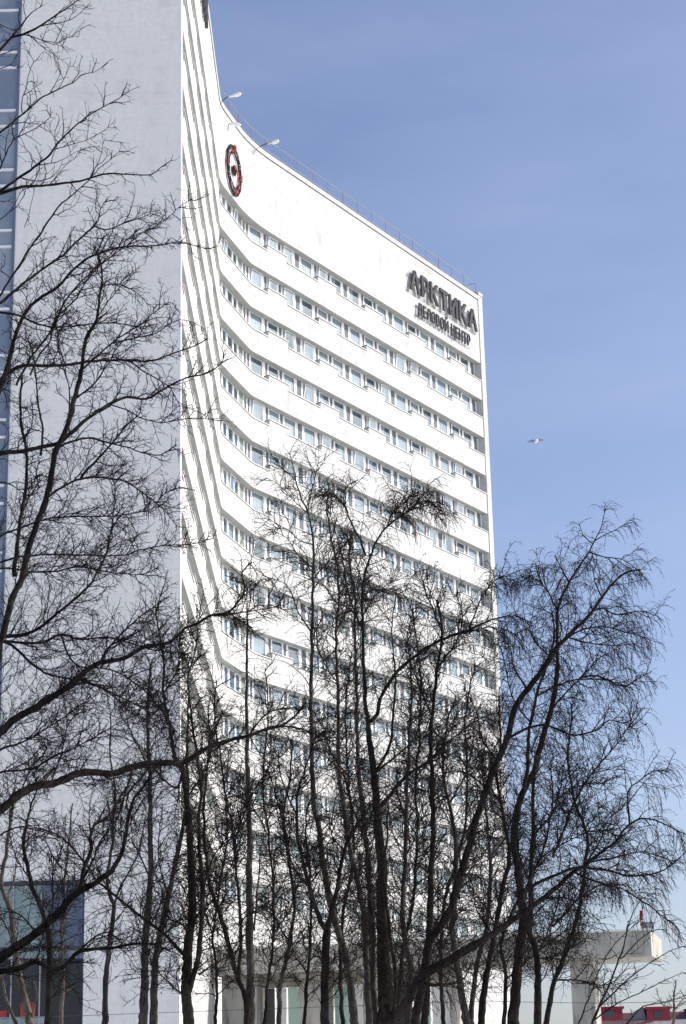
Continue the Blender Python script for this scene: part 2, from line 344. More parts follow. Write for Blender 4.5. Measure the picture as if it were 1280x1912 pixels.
    # local y of rotated frame points to the left of d, i.e. inward; flip by using negative y geometry
def place_in(o, i, s, z, off=D_IN + 0.06):
    A, d, nn, L = SEG[i]; p = fp(i, s, off, z) - Vector(BLD.location)
    # columns: x=d, y=outward normal, z up
    o.matrix_local = Matrix(((d.x, nn.x, 0, p.x), (d.y, nn.y, 0, p.y), (0, 0, 1, p.z), (0, 0, 0, 1)))
def merge(mbd, me, i, s, z, off=D_IN + 0.06):
    A, d, nn, L = SEG[i]; p = fp(i, s, off, z)
    base = len(mbd.v)
    for v in me.vertices:
        c = v.co; mbd.v.append((p.x + d.x * c.x + nn.x * c.y, p.y + d.y * c.x + nn.y * c.y, p.z + c.z))
    for f in me.polygons: mbd.f.append(tuple(base + q for q in f.vertices))
rnd = random.Random(42)
nwin = npan = 0
rest_c = MB()
for (k, i, t, s0, s1, zb) in wins:
    w = s1 - s0
    if t in ('W', 'V'):
        key = min(WM, key=lambda q: abs(q - w)); r = rnd.random()
        st = 'tilt' if (r < (0.24 if t == 'W' else 0.14) and k < 11) else 'fix'
        cr_ = rnd.random(); pc = 0.82 if k <= 7 else 0.5
        cm = None
        if t == 'W' and cr_ < pc: cm = WM[key]['c'][0 if rnd.random() < .68 else rnd.choice((1, 2))]
        elif t == 'V' and cr_ < 0.45: cm = WM[key]['c'][0]
        if k > 10 and rnd.random() < .12: cm = WM[key]['c'][3]
        if i != 0 and nwin < 300:
            o = link('window', WM[key][st][0], BLD); place_in(o, i, s0, zb)
            g = link('pane', WM[key][st][1], o)
            if cm: link('curtain', cm, o)
            nwin += 1
        else:
            merge(rest_f, WM[key][st][0], i, s0, zb); merge(rest_g, WM[key][st][1], i, s0, zb)
            if cm: merge(rest_c, cm, i, s0, zb)
    else:
        m = M['panel_green'] if t == 'G' else M['panel']
        if i != 0 and npan < 290:
            o = link('infill_panel', panelmesh(w, m), BLD); place_in(o, i, s0, zb); npan += 1
        else: merge(rest_p, panelmesh(w, m), i, s0, zb)
o = bl(rest_f.obj('window_rows', M['frame'])); o['kind'] = 'stuff'
g = rest_g.obj('panes', M['glass']); g.parent = o; g['kind'] = 'stuff'
if rest_c.v:
    g = rest_c.obj('curtains', M['curtain']); g.parent = o; g['kind'] = 'stuff'
if rest_p.v:
    o = bl(rest_p.obj('infill_panels', M['panel'])); o['kind'] = 'stuff'
# white posts between the elements
PM = {}; npost = 0; restp = MB()
for k in range(1, NR + 1):
    zb = zs(k) - OPEN - 0.03
    for i in (0, 1, 2):
        es = sorted([(e[2], e[3]) for e in ELS if e[0] == i]); L = SEG[i][3]
        prev = {0: 0.0, 1: 0.3, 2: 0.07}[i]; ends = {0: L - 0.1, 1: L - 0.06, 2: L - 0.02}[i]
        for (a0, a1) in es + [(ends, ends)]:
            if a0 - prev > 0.015:
                w = round(a0 - prev - 0.004, 3)
                if w not in PM:
                    q = MB(); q.box(0, w, -0.13, 0, 0, WT); PM[w] = q.mesh('window_post', M['frame'])
                if i and npost < 300: o = link('window_post', PM[w], BLD); place_in(o, i, prev + .002, zb, D_IN + 0.035); npost += 1
                else: merge(restp, PM[w], i, prev + .002, zb, D_IN + 0.035)
            prev = a1
o = bl(restp.obj('window_posts', M['frame'])); o['kind'] = 'stuff'
# fin wall at the right end and blank end wall at the left
A, d, nn, L = SEG[2]
def prism(i, s0, s1, o0, o1, z0, z1):
    m = MB(); m.hexa([fp(i, s0, o0, z0), fp(i, s1, o0, z0), fp(i, s1, o1, z0), fp(i, s0, o1, z0), fp(i, s0, o0, z1), fp(i, s1, o0, z1), fp(i, s1, o1, z1), fp(i, s0, o1, z1)]); return m
bl(prism(2, L + 0.012, L + 0.62, -0.06, 12.5, 0, ROOF + 0.46).obj('fin_wall', M['render']))
bl(prism(2, L + 0.004, L + 0.68, -0.11, 12.6, ROOF + 0.463, ROOF + 0.70).obj('fin_cap', M['render']))
# the end wall: large precast panels with narrow joints
EX0, EX1, EY = -14.42, -6.99, 82.0
zj = [0.0, 12.5] + [12.5 + 6.0 * j for j in range(1, 9)] + [ROOF + 0.4]
GX, GZ = -10.85, 10.9 + EYE
mb = MB(); mb.box(EX0 + .002, EX1 - .002, EY + 0.02, EY + 0.44, GZ + 0.0, ROOF + 0.38); bl(mb.obj('end_wall_core', M['seam']))
mb = MB(); mb.box(GX + .002, EX1 - .002, EY + 0.02, EY + 0.44, 0, GZ - 0.0); bl(mb.obj('end_wall_base', M['seam']))
for z0, z1 in zip(zj[:-1], zj[1:]):
    g = 0.0035
    mb = MB(); mb.box(EX0, EX1, EY, EY + 0.46, z0 + g + (0 if z0 > 1 else 0), z1 - g)
    if z0 == 0.0:
        mb = MB(); mb.box(GX, EX1, EY, EY + 0.46, 0, z1 - g)
    bl(mb.obj('end_wall_panel', M['endwall']))
# vertical drip strip along the left edge
mb = MB(); mb.box(EX0 - 0.05, EX0 - 0.003, EY - 0.02, EY + 0.3, GZ, ROOF + 0.4); bl(mb.obj('edge_trim', M['sill']))
# body of both wings behind the facade
def footprint(pts, z0, z1, m, name):
    mb = MB(); n = len(pts)
    base = [(p[0], p[1], z0) for p in pts]; top = [(p[0], p[1], z1) for p in pts]
    mb.v = base + top; mb.f = [tuple(reversed(range(n))), tuple(range(n, 2 * n))] + [(i, (i + 1) % n, n + (i + 1) % n, n + i) for i in range(n)]
    return bl(mb.obj(name, m))
B3 = SEG[2]
def off2(i, s, o): p = fp(i, s, o, 0); return (p.x, p.y)
footprint([off2(0, 0.01, 1.95), off2(0, 28.1, 1.95), off2(1, 5.55, 1.95), off2(2, 30.05, 1.95), off2(2, 30.05, 12.3), off2(2, -2, 12.3), (-19.5, 108), (-19.5, 82.48)][::-1], 0, ROOF - 0.05, M['endwall'], 'wing_body')
# stair glazing left of the end wall
GX0, GX1 = -19.4, -14.62
mb = MB(); mb.quad((GX0, EY + 0.12, 0), (GX1, EY + 0.12, 0), (GX1, EY + 0.12, ROOF), (GX0, EY + 0.12, ROOF)); cg = bl(mb.obj('stair_glazing', M['curtainglass']))
mb = MB(); mb.box(GX0, GX1, EY + 0.14, EY + 0.4, 0, 0.5)
zz = 49.21 + EYE
for j in range(-16, 5):
    for dz, th in ((0, 0.055), (-0.81, 0.055)):
        z = zz + j * 3.04 + dz
        if 0.5 < z < ROOF:
            mb = MB(); mb.box(GX0, GX1 - 0.003, EY + 0.02, EY + 0.11, z - th, z + th); o = mb.obj('transom', M['frame']); o.parent = cg
    mb = MB(); z = zz + j * 3.04
    if z > 1.5:
        mb.box(GX0, GX1, EY + 0.13, EY + 0.3, z - 0.76, z - 0.06); o = mb.obj('spandrel', M['spandrel']); o.parent = cg
for x in (-17.0,):
    mb = MB(); mb.box(x - .04, x + .04, EY + 0.03, EY + 0.105, 0, ROOF); o = mb.obj('mullion', M['steel']); o.parent = cg
mb = MB(); mb.box(GX1, EX0 - 0.055, EY - 0.01, EY + 0.42, 0, ROOF + 0.3); o = bl(mb.obj('corner_post', mat('blue_grey_post', (0.13, 0.16, 0.22), 0.4)))
# ground floor glazing cut into the foot of the end wall
gf = bl(MB().obj('shopfront', M['frame']))
mb = MB(); mb.box(-19.4, GX - 0.003, EY + 0.30, EY + 0.34, 0, GZ); o = mb.obj('back_panel', M['interior']); o.parent = gf
mb = MB(); mb.box(-19.4, GX - .003, EY - 0.06, EY + 0.2, GZ - 0.14, GZ - .002); o = mb.obj('head_trim', M['darkmetal']); o.parent = gf
xs = [-19.2, -17.6, -16.0, -14.9, -13.75, -12.6, -11.7, GX - 0.05]
palg = M['curtainglass']; paleg = mat('pale_green_glazed_panel', (0.21, 0.28, 0.275), 0.15, [((2.5, 2.5, 0.3), (0.30, 0.38, 0.37), 0.45, 0.6, 3, 0.9)]); bluep = mat('slate_blue_glazed_panel', (0.085, 0.11, 0.165), 0.15, [((2.0, 2.0, 0.4), (0.13, 0.16, 0.21), 0.45, 0.6, 3, 0.9)])
zt2 = 8.18 + EYE
for a0, a1 in zip(xs[:-1], xs[1:]):
    mb = MB(); mb.box(a0 + .03, a1 - .03, EY + 0.1, EY + 0.14, zt2 + 0.1, GZ - 0.16); o = mb.obj('upper_panel', paleg if a0 < -13.0 else bluep); o.parent = gf
    mb = MB(); mb.box(a0 + .03, a1 - .03, EY + 0.08, EY + 0.12, 0.2, zt2 - 0.4); o = mb.obj('lower_pane', mat('dark_shopfront_glass', (0.022, 0.022, 0.026), 0.08) if a0 == xs[0] else bpy.data.materials['dark_shopfront_glass']); o.parent = gf
    mb = MB(); mb.box(a0 - 0.025, a0 + 0.025, EY + 0.03, EY + 0.2, 0, GZ - 0.15); o = mb.obj('mullion', M['steel'] if a0 < -12 else M['darkmetal']); o.parent = gf
mb = MB(); mb.box(-19.4, GX - .06, EY + 0.04, EY + 0.16, zt2 - 0.06, zt2 + 0.06); o = mb.obj('transom', M['darkmetal']); o.parent = gf
mb = MB(); mb.box(-19.4, -11.9, EY + 0.05, EY + 0.13, zt2 - 0.36, zt2 - 0.07); o = mb.obj('light_strip', paleg); o.parent = gf
mb = MB(); mb.box(-13.35, -12.75, EY + 0.055, EY + 0.074, 6.1 + EYE - .75, 6.1 + EYE); o = mb.obj('red_poster', M['red']); o.parent = gf
mb = MB(); mb.box(-14.6, -13.9, EY + 0.055, EY + 0.074, 6.0 + EYE - .75, 6.0 + EYE - 0.2); o = mb.obj('red_poster', M['red']); o.parent = gf
mb = MB(); mb.box(-19.4, -12.2, EY + 0.045, EY + 0.075, 5.55 + EYE - .3, 5.55 + EYE); o = mb.obj('lower_strip', paleg); o.parent = gf
# tower foot below the last row
zf = zs(NR) - 1.5 - 1.4
mb = MB(); band_solid(pth, 0.012, 1.5, 0, zf - 0.002, mb); foot = bl(mb.obj('tower_foot', M['render']))
for s in (3.0, 8.2, 13.4, 18.6, 23.8):
    m_ = prism(2, s, s + 2.6, 0.17, 0.24, 0.4, 8.6); o = m_.obj('foot_window', palg); o.parent = foot
    for q in (s - 0.12, s + 1.27, s + 2.6):
        o = prism(2, q, q + 0.12, 0.10, 0.22, 0.3, 8.7).obj('mullion', M['frame']); o.parent = foot
# podium canopy and hall wall in the crook of the two wings
cA = Vector((14.0, 96.0)); cd = Vector((-0.972, 0.235)); cn = Vector((-0.235, -0.972))   # along, towards camera
def cpt(s, o, z): p = cA + cd * s - cn * o; return (p.x, p.y, z)
def cbox(m, s0, s1, o0, o1, z0, z1): m.hexa([cpt(s1, o0, z0), cpt(s0, o0, z0), cpt(s0, o1, z0), cpt(s1, o1, z0), cpt(s1, o0, z1), cpt(s0, o0, z1), cpt(s0, o1, z1), cpt(s1, o1, z1)])
CT, CB = 9.77 + EYE, 8.58 + EYE
mb = MB(); cbox(mb, 0, 21.5, 0, 3.4, CB, CT)
# chamfered nose at the free end
p = [cpt(0, 0, CB), cpt(-0.2, 3.4, CB), cpt(0, 3.4, CB)]
mb.v += [*p]; n0 = len(mb.v) - 3; mb.v += [cpt(0, 0, CT), cpt(-0.2, 3.4, CT - .15), cpt(0, 3.4, CT)]
mb.f += [(n0, n0 + 2, n0 + 1), (n0 + 3, n0 + 4, n0 + 5), (n0, n0 + 1, n0 + 4, n0 + 3), (n0 + 1, n0 + 2, n0 + 5, n0 + 4)]
can = bl(mb.obj('canopy', M['concrete']))
mb = MB(); cbox(mb, -0.1, 21.5, -0.06, 0.5, CT + .003, CT + 0.09); o = mb.obj('canopy_coping', M['sill']); o.parent = can
mb = MB(); cbox(mb, 2.85, 3.95, 0.5, 2.5, 0, CB - .002); o = bl(mb.obj('column', M['concrete']))
for q0, q1 in ((9.6, 9.9), (12.8, 14.2), (16.0, 17.4), (19.6, 21.4)):
    mb = MB(); cbox(mb, q0, q1, 0.9, 2.5, 0, CB - .006); bl(mb.obj('pier', M['concrete']))
mb = MB(); cbox(mb, 9.9, 21.4, 2.2, 2.3, 9.65, CB - .004); bl(mb.obj('hall_lintel', M['concrete']))
gg = mat('pale_green_door_glass', (0.46, 0.66, 0.58), 0.2)
for s0, s1, m_ in ((10.0, 11.0, M['frame']), (11.1, 11.9, gg), (12.0, 12.7, M['darkmetal']), (14.3, 15.0, M['frame']), (15.1, 15.9, gg), (17.5, 18.3, gg), (18.4, 18.9, M['frame']), (19.0, 19.5, M['darkmetal'])):
    mb = MB(); cbox(mb, s0, s1, 2.0, 2.08, 0.2, 9.62); bl(mb.obj('door_panel', m_))

# roof railing : posts and two rails following the coping
rail = empty('roof_railing', (fp(2, 15, 0.5, ROOF + .36)))
tag(rail, 'thin metal safety railing along the curved roof edge above the blank white wall', 'railing')
def chain(path, off, step):
    pts = [p - nn * off for p, nn in path]; out = [pts[0]]; acc = 0
    segs = list(zip(pts[:-1], pts[1:])); tot = sum((b_ - a_).length for a_, b_ in segs); nn_ = int(tot / step); res = []
    for j in range(nn_ + 1):
        t = tot * j / nn_
        for a_, b_ in segs:
            l = (b_ - a_).length
            if t <= l + 1e-6: res.append(a_ + (b_ - a_) * (t / l)); break
            t -= l
    return res
zr = ROOF + 0.36; rp_ = chain(pth_top, 0.12, 1.85)
for j, p in enumerate(rp_):
    mb = MB(); mb.tube([(p.x, p.y, zr), (p.x, p.y, zr + 1.12)], 0.028, 4); o = mb.obj('post', M['redsteel'] if j % 7 == 3 else M['steel']); o.parent = rail; o.location = -Vector(rail.location)
for h in (0.35, 1.12):
    mb = MB(); mb.tube([(p.x, p.y, zr + h) for p in rp_], 0.032, 4); o = mb.obj('rail', M['steel']); o.parent = rail; o.location = -Vector(rail.location)
e1 = rp_[-1]; e2 = e1 - SEG[2][2] * 2.2
for h in (0.35, 1.12):
    mb = MB(); mb.tube([(e1.x, e1.y, zr + h), (e2.x, e2.y, zr + h)], 0.032, 4); o = mb.obj('rail', M['steel']); o.parent = rail; o.location = -Vector(rail.location)
mb = MB(); mb.tube([(e2.x, e2.y, zr), (e2.x, e2.y, zr + 1.12)], 0.028, 4); o = mb.obj('post', M['steel']); o.parent = rail; o.location = -Vector(rail.location)

# ------------------------------------------------------------------ roof lamps on arms
def roof_lamp(i, s, z, label, col, drop=False, L_=1.15, hl=0.75):
    p = fp(i, s, 0.1, z); nn2 = SEG[i][2]; t = empty('roof_lamp', p)
    tag(t, label, 'lamp', 'floodlights along the roof edge')
    dirn = Vector((0.97, -0.25, 0.0)); k = 1
    if drop:
        mb = MB(); mb.tube([(0, 0, -.9), (0.02, -.1, .5)], 0.035, 5); o = mb.obj('arm', M['steel'], t)
        mb = MB(); mb.tube([(0.02, -.1, .1), (.3, -.2, 0), (.62, -.28, -.12), (.8, -.3, -.16)], [.04, .11, .14, .05], 8); mb.obj('lamp_head', M[col], t, True); return
    mb = MB(); mb.tube([(0, 0, -.15), tuple(dirn * .25 + Vector((0, 0, .05))), tuple(dirn * L_ + Vector((0, 0, .22 if s > 0 else .1)))], 0.032, 5); mb.obj('arm', M['darkmetal'], t)
    a = dirn * L_ + Vector((0, 0, .18)); e = Vector((dirn.x, dirn.y, .12)).normalized()
    mb = MB(); mb.tube([tuple(a), tuple(a + e * .12), tuple(a + e * hl * .9)], [.05, .085, .10], 8); mb.obj('lamp_head', M[col], t, True)
    c = a + e * hl
    mb = MB(); mb.tube([tuple(c + e * -.06), tuple(c + e * .05), tuple(c + e * .22), tuple(c + e * .36), tuple(c + e * .43)], [.10, .145, .15, .11, .03], 10); mb.obj('lamp_glass', M['lampglass'], t, True)
q = at(413, 182, 0) 
def on_seg_z(u, v, i, off=0.0):
    r = ray(u, v); A_, d_, n_, L_ = SEG[i]; A2 = A_ - n_ * off
    t = (A2.x * n_.x + A2.y * n_.y) / (r[0] * n_.x + r[1] * n_.y)
    return (Vector((r[0] * t, r[1] * t)) - A2).dot(d_), r[2] * t + EYE
roof_lamp(1, 0.35, zr + .2, 'white lamp head on a short arm, uppermost where the roof edge bends', 'lampglass', L_=0.55, hl=.4)
roof_lamp(2, 0.85, zr - .05, 'yellowed lamp head on an arm crossing the railing, right of the clock top', 'yellowed', L_=0.8, hl=.35)
roof_lamp(1, 1.85, zr - 0.75, 'small drooping white lamp fixed at the roof edge, between the two arm lamps', 'lampglass', drop=True)

# ------------------------------------------------------------------ lettering
def lettermesh(ch, h, depth, off):
    cu = bpy.data.curves.new('letter', 'FONT'); cu.body = ch; cu.size = h / 0.69; cu.extrude = depth / 2; cu.offset = off
    cu.resolution_u = 4
    ob = bpy.data.objects.new('tmp', cu); COL.objects.link(ob)
    dg = bpy.context.evaluated_depsgraph_get(); me = bpy.data.meshes.new_from_object(ob.evaluated_get(dg))
    bpy.data.objects.remove(ob); bpy.data.curves.remove(cu); return me
def lettering(word, i, s0, s1, z, h, name, label, mat_, off, gap=0.14, bold=0.045, cat='sign', depth=0.2):
    t = empty(name, fp(i, s0, -off, z)); tag(t, label, cat)
    A_, d_, n_, L_ = SEG[i]
    ms = [lettermesh(c, h, depth, bold) if c != ' ' else None for c in word]
    ws = [(max(v.co.x for v in m.vertices) - min(v.co.x for v in m.vertices)) if m else h * 0.30 for m in ms]
    tot = sum(ws); g = gap * h; sc = (s1 - s0 - g * (len(ms) - 1)) / tot
    x = 0.0
    for m, w in zip(ms, ws):
        if m:
            mn = min(v.co.x for v in m.vertices)
            m.transform(Matrix.Diagonal((sc, 1, 1, 1)) @ Matrix.Translation((-mn, 0, 0)))
            m.materials.clear(); m.materials.append(mat_); m.name = 'letter'
            o = link('letter', m, t)
            # font x -> d, font y -> up, font z -> outward
            o.matrix_local = Matrix(((d_.x, 0, n_.x, d_.x * x), (d_.y, 0, n_.y, d_.y * x), (0, 1, 0, 0), (0, 0, 0, 1)))
        x += w * sc + g
    # carrier rails and stand-off brackets
    def loc(s, oo, zz_): return Vector((d_.x * s + n_.x * oo, d_.y * s + n_.y * oo, zz_))
    tot = s1 - s0
    for zz_ in (h * -0.10, h * 0.72):
        mb = MB(); mb.tube([loc(-0.3, -depth / 2 - 0.05, zz_), loc(tot + 0.1, -depth / 2 - 0.05, zz_)], 0.028, 4); mb.obj('carrier_rail', M['steel'], t)
    nb = max(4, int(tot / 0.75))
    for j in range(nb + 1):
        s = tot * j / nb
        for zz_ in (h * -0.10, h * .72):
            mb = MB(); mb.tube([loc(s, -depth / 2 - 0.04, zz_), loc(s, -off + 0.0, zz_)], 0.022, 4); mb.obj('bracket', M['steel'], t)
        if h < 1: continue
        mb = MB(); mb.tube([loc(s, -depth / 2 - 0.07, h * -0.16), loc(s, -depth / 2 - 0.07, h * .9)], 0.02, 4); mb.obj('upright', M['steel'], t)
    return t
lettering('АРКТИКА', 2, 19.55, 29.4, 59.32 + EYE, 1.46, 'wall_lettering', 'large dark box letters reading АРКТИКА on the white wall under the roof edge', M['letter'], 0.22, gap=0.15, bold=0.05, depth=0.15)
lettering('ДЕЛОВОЙ ЦЕНТР', 2, 20.6, 28.25, 57.68 + EYE, 0.86, 'wall_lettering', 'smaller dark box letters reading ДЕЛОВОЙ ЦЕНТР under the large word', M['letter'], 0.20, gap=0.15, bold=0.014, depth=0.10)

# dark box letters on the left wing, seen almost edge-on
t = empty('wall_lettering', fp(0, 14, -0.4, 60 + EYE)); tag(t, 'dark box letters seen edge-on at the top of the left wing, cut by the frame', 'sign')
x = 0
rr = random.Random(3)
def lbox(s0, s1, o0, o1, z0, z1, m, nm):
    mm = MB(); mm.hexa([fp(0, s0, -o0, z0), fp(0, s1, -o0, z0), fp(0, s1, -o1, z0), fp(0, s0, -o1, z0), fp(0, s0, -o0, z1), fp(0, s1, -o0, z1), fp(0, s1, -o1, z1), fp(0, s0, -o1, z1)])
    o = mm.obj(nm, m, t); o.location = -Vector(t.location); return o
s = 14.25
for j in range(7):
    s1_ = s - 1.0; h0 = 60.0 + EYE
    lbox(s1_, s1_ + .28, .08, .27, h0 - .85, h0 + .85, M['letter'], 'letter')
    lbox(s1_ + .7, s1_ + .95, .08, .27, h0 - .85, h0 + .85, M['letter'], 'letter')
    lbox(s1_ + .28, s1_ + .7, .09, .26, h0 - .1, h0 + .15, M['letter'], 'letter')
    lbox(s1_ + .1, s1_ + .16, .0, .08, h0 - .6, h0 - .55, M['steel'], 'bracket')
    lbox(s1_ + .1, s1_ + .16, .0, .08, h0 + .6, h0 + .65, M['steel'], 'bracket')
    s -= 1.45

# ------------------------------------------------------------------ wall clock on the curved length
A1, d1, n1, L1 = SEG[1]
ck = empty('wall_clock', fp(1, 2.3, -0.10, 58.85 + EYE)); tag(ck, 'large skeleton clock with black rings and red numerals high on the curved white wall', 'clock')
def cl(x, z, y): return (d1.x * x + n1.x * y, d1.y * x + n1.y * y, z)
def cprism(mb, poly, y0, y1):
    n = len(poly); base = len(mb.v)
    for y in (y0, y1):
        for (x, z) in poly: mb.v.append(cl(x, z, y))
    mb.f += [tuple(base + i for i in range(n)), tuple(base + n + i for i in reversed(range(n)))] + [(base + (i + 1) % n, base + i, base + n + i, base + n + (i + 1) % n) for i in range(n)]
def ring(r0, r1, n, y0, y1, m, name, sx=0.80):
    mb = MB()
    for k in range(n):
        a0, a1 = 2 * math.pi * k / n, 2 * math.pi * (k + 1) / n
        poly = [(r * math.sin(a) * sx, r * math.cos(a)) for r, a in ((r0, a0), (r1, a0), (r1, a1), (r0, a1))]
        cprism(mb, poly, y0, y1)
    return mb.obj(name, m, ck)
ring(1.53, 1.73, 12, -0.03, 0.04, M['black'], 'outer_ring'); ring(1.17, 1.28, 12, -0.03, 0.04, M['black'], 'inner_ring')
ring(0.0, 0.36, 12, 0.0, 0.06, M['black'], 'hub')
def cbar(x0, z0, x1, z1, w, y0, y1, m, name):
    mb = MB(); dx, dz = x1 - x0, z1 - z0; l = math.hypot(dx, dz); px, pz = -dz / l * w / 2, dx / l * w / 2
    cprism(mb, [(x0 + px, z0 + pz), (x1 + px, z1 + pz), (x1 - px, z1 - pz), (x0 - px, z0 - pz)], y0, y1); return mb.obj(name, m, ck)
for k in range(12):
    a = math.pi * k / 6; ux, uz = math.sin(a) * .80, math.cos(a); tx, tz = math.cos(a) * .80, -math.sin(a)
    if k % 3 == 0:
        offs = {0: (-.22, -.09, .06, .19), 3: (-.17, 0, .17), 6: (-.14, 0.0, .12), 9: (-.2, -.06, .08, .22)}[k]
        for j, o_ in enumerate(offs):
            lean = .16 if (k in (0, 6, 9) and j in (0, 1)) else 0
            sg = 1 if j == 0 else -1
            cbar(ux * 1.25 + tx * (o_ - lean * sg * .5), uz * 1.25 + tz * (o_ - lean * sg * .5), ux * 1.76 + tx * (o_ + lean * sg * .5), uz * 1.76 + tz * (o_ + lean * sg * .5), 0.036, 0.08, 0.12, M['red'], 'numeral')
    else:
        cbar(ux * 1.18, uz * 1.18, ux * 1.66, uz * 1.56, 0.045, 0.06, 0.09, M['red'], 'numeral')
    for dd in (-.13, .13):
        cbar(ux * 1.28 + tx * dd, uz * 1.28 + tz * dd, ux * 1.5 + tx * dd, uz * 1.5 + tz * dd, 0.03, 0.0, 0.05, M['steel'], 'brace')
cbar(-0.25, .12, 0.62, -0.12, .09, .10, .13, M['red'], 'hour_hand'); cbar(-0.2, 0.22, 0.55, -0.02, .04, .135, .15, M['red'], 'hour_hand')
cbar(0.05, 0.1, 0.42, -1.02, .06, .16, .19, M['red'], 'minute_hand')
for a in (0.6, 2.4, 4.2, 5.6):
    mb = MB(); x_, z_ = 1.18 * math.sin(a) * .80, 1.18 * math.cos(a); mb.tube([cl(x_, z_, -.06), cl(x_, z_, -.10)], .03, 4); mb.obj('bracket', M['steel'], ck)

# floodlight on the canopy tip
t = empty('floodlight', (13.75, 96.9, CT)); tag(t, 'dark grey floodlight box beside a dark red banded post on the canopy tip', 'floodlight')
for j in range(6):
    mb = MB(); mb.tube([(0, 0, .15 * j), (0.02, 0, .17 * (j + 1))], .085, 6); mb.obj('post_band', M['redroof'] if j not in (1, 3) else M['steel'], t)
mb = MB(); mb.box(0.12, 0.55, -.1, .2, .0, .46); mb.obj('lamp_box', M['darkmetal'], t)
mb = MB(); mb.box(0.15, 0.52, -.13, -.1, .05, .41); mb.obj('lens', M['spandrel'], t)
mb = MB(); mb.tube([(0.05, 0, .3), (.2, .02, .3)], .03, 5); mb.obj('bracket', M['steel'], t)

# ------------------------------------------------------------------ far building with red dormers
FB = empty('distant_house', at(1200, 1905, 260)); tag(FB, 'distant pale house with red dormer roofs at the lower right edge', 'building')
def fbox(u0, u1, v0, v1, Y, dep, m, nm, par=None):
    a = at(u0, v0, Y); b_ = at(u1, v1, Y); mb = MB(); mb.box(a.x, b_.x, Y, Y + dep, b_.z, a.z); o = mb.obj(nm, m, FB if par is None else par)
    o.location = -Vector(FB.location) if par is None else (0, 0, 0); return o
zr0 = at(1200, 1905, 260).z
mb = MB(); mb.box(at(1090, 0, 260).x, at(1400, 0, 260).x + 10, 260, 275, 0, zr0); o = mb.obj('wall', M['render'], FB); o.location = -Vector(FB.location)
xa, xb = at(1112, 1890, 260).x, at(1330, 1890, 260).x
mb = MB(); mb.hexa([(xa, 259.6, zr0), (xb + 10, 259.6, zr0), (xb + 10, 275, zr0), (xa, 275, zr0), (xa, 262.5, zr0 + 1.1), (xb + 10, 262.5, zr0 + 1.1), (xb + 10, 272, zr0 + 1.1), (xa, 272, zr0 + 1.1)])
o = mb.obj('roof', mat('dark_red_roof', (0.12, 0.04, 0.045), .7), FB); o.location = -Vector(FB.location)
for (u0, u1) in ((1114, 1163), (1207, 1252), (1290, 1335)):
    r_ = fbox(u0, u1, 1883, 1905, 259.2, 5, M['redroof'], 'dormer'); fbox(u0 + 14, u1 - 16, 1888, 1901, 259.1, .08, M['darkmetal'], 'dormer_window', r_)
    fbox(u0 - 2, u1 + 2, 1880, 1883, 258.9, 5.4, M['redroof'], 'dormer_roof', r_)
gp = [at(1165, 1905, 259.8), at(1200, 1880, 259.8), at(1207, 1905, 259.8)]
mb = MB(); mb.v = [tuple(p) for p in gp] + [(p.x, p.y + 6, p.z) for p in gp]; mb.f = [(0, 2, 1), (3, 4, 5), (0, 1, 4, 3), (1, 2, 5, 4), (2, 0, 3, 5)]
o = mb.obj('gable', mat('grey_gable', (0.12, 0.12, 0.14), .6), FB); o.location = -Vector(FB.location)

# overhead cable
a = at(905, 1869, 70); c_ = at(1420, 1862, 70); mb = MB()
pts = [a + (c_ - a) * (j / 24) - Vector((0, 0, 0.12 * math.sin(math.pi * j / 24))) for j in range(25)]; mb.tube([tuple(p) for p in pts], 0.011, 4)
a0 = Vector((a.x - 40, 74, a.z - .2)); mb.tube([tuple(a0), tuple(a)], 0.011, 4)
c0 = Vector((c_.x + 30, 66, c_.z)); mb.tube([tuple(c_), tuple(c0)], 0.011, 4)
tag(mb.obj('overhead_cable', M['darkmetal']), 'thin dark overhead cable strung level across the lower part of the scene', 'cable')
for x_, y_, nm in ((a0.x, 74, 'plain steel pole carrying the left end of the overhead cable'), (c0.x, 66, 'plain steel pole carrying the right end of the overhead cable')):
    mb = MB(); mb.tube([(x_, y_, 0), (x_, y_, a.z + 1)], [.12, .08], 8); tag(mb.obj('cable_pole', M['steel']), nm, 'pole', 'poles of the overhead cable')

# ------------------------------------------------------------------ gull
g = at(1000.5, 824, 60); gu = empty('gull', g); tag(gu, 'white gull gliding with spread grey wings in the open sky', 'bird')
k = 60 * 1.1 / FPX
def gp_(u, v, y=0): return ((u - 1000.5) * k, y, (824 - v) * k)
mb = MB(); mb.tube([gp_(999.5, 822.5, .26), gp_(1000, 822.8, .14), gp_(1000.6, 824, 0), gp_(1001, 825, -.14), gp_(1001, 825.6, -.24), gp_(1001, 825.9, -.3)], [.01, .035, .055, .05, .03, .008], 8)
mb.obj('body', mat('gull_white', (.8, .8, .8), .7), gu, True)
wg = mat('gull_grey_wing', (.22, .24, .30), .7)
for pts_ in ([(1000, 823.6), (996, 823.2), (992, 823.3), (988, 824.0), (984.3, 824.8)], [(1001, 823.4), (1004.5, 822.4), (1007.5, 821.2), (1012, 821.3), (1016, 821.6)]):
    mb = MB(); ch = [.09, .10, .085, .06, .012]
    for a_, b_, c1, c2 in zip(pts_[:-1], pts_[1:], ch[:-1], ch[1:]):
        p0, p1 = gp_(*a_), gp_(*b_); th1, th2 = c1 * .16, c2 * .16
        mb.hexa([(p0[0], -c1, p0[2] - th1), (p1[0], -c2, p1[2] - th2), (p1[0], c2, p1[2] - th2), (p0[0], c1, p0[2] - th1), (p0[0], -c1 * .8, p0[2] + th1), (p1[0], -c2 * .8, p1[2] + th2), (p1[0], c2, p1[2] + th2), (p0[0], c1, p0[2] + th1)])
    mb.obj('wing', wg, gu)


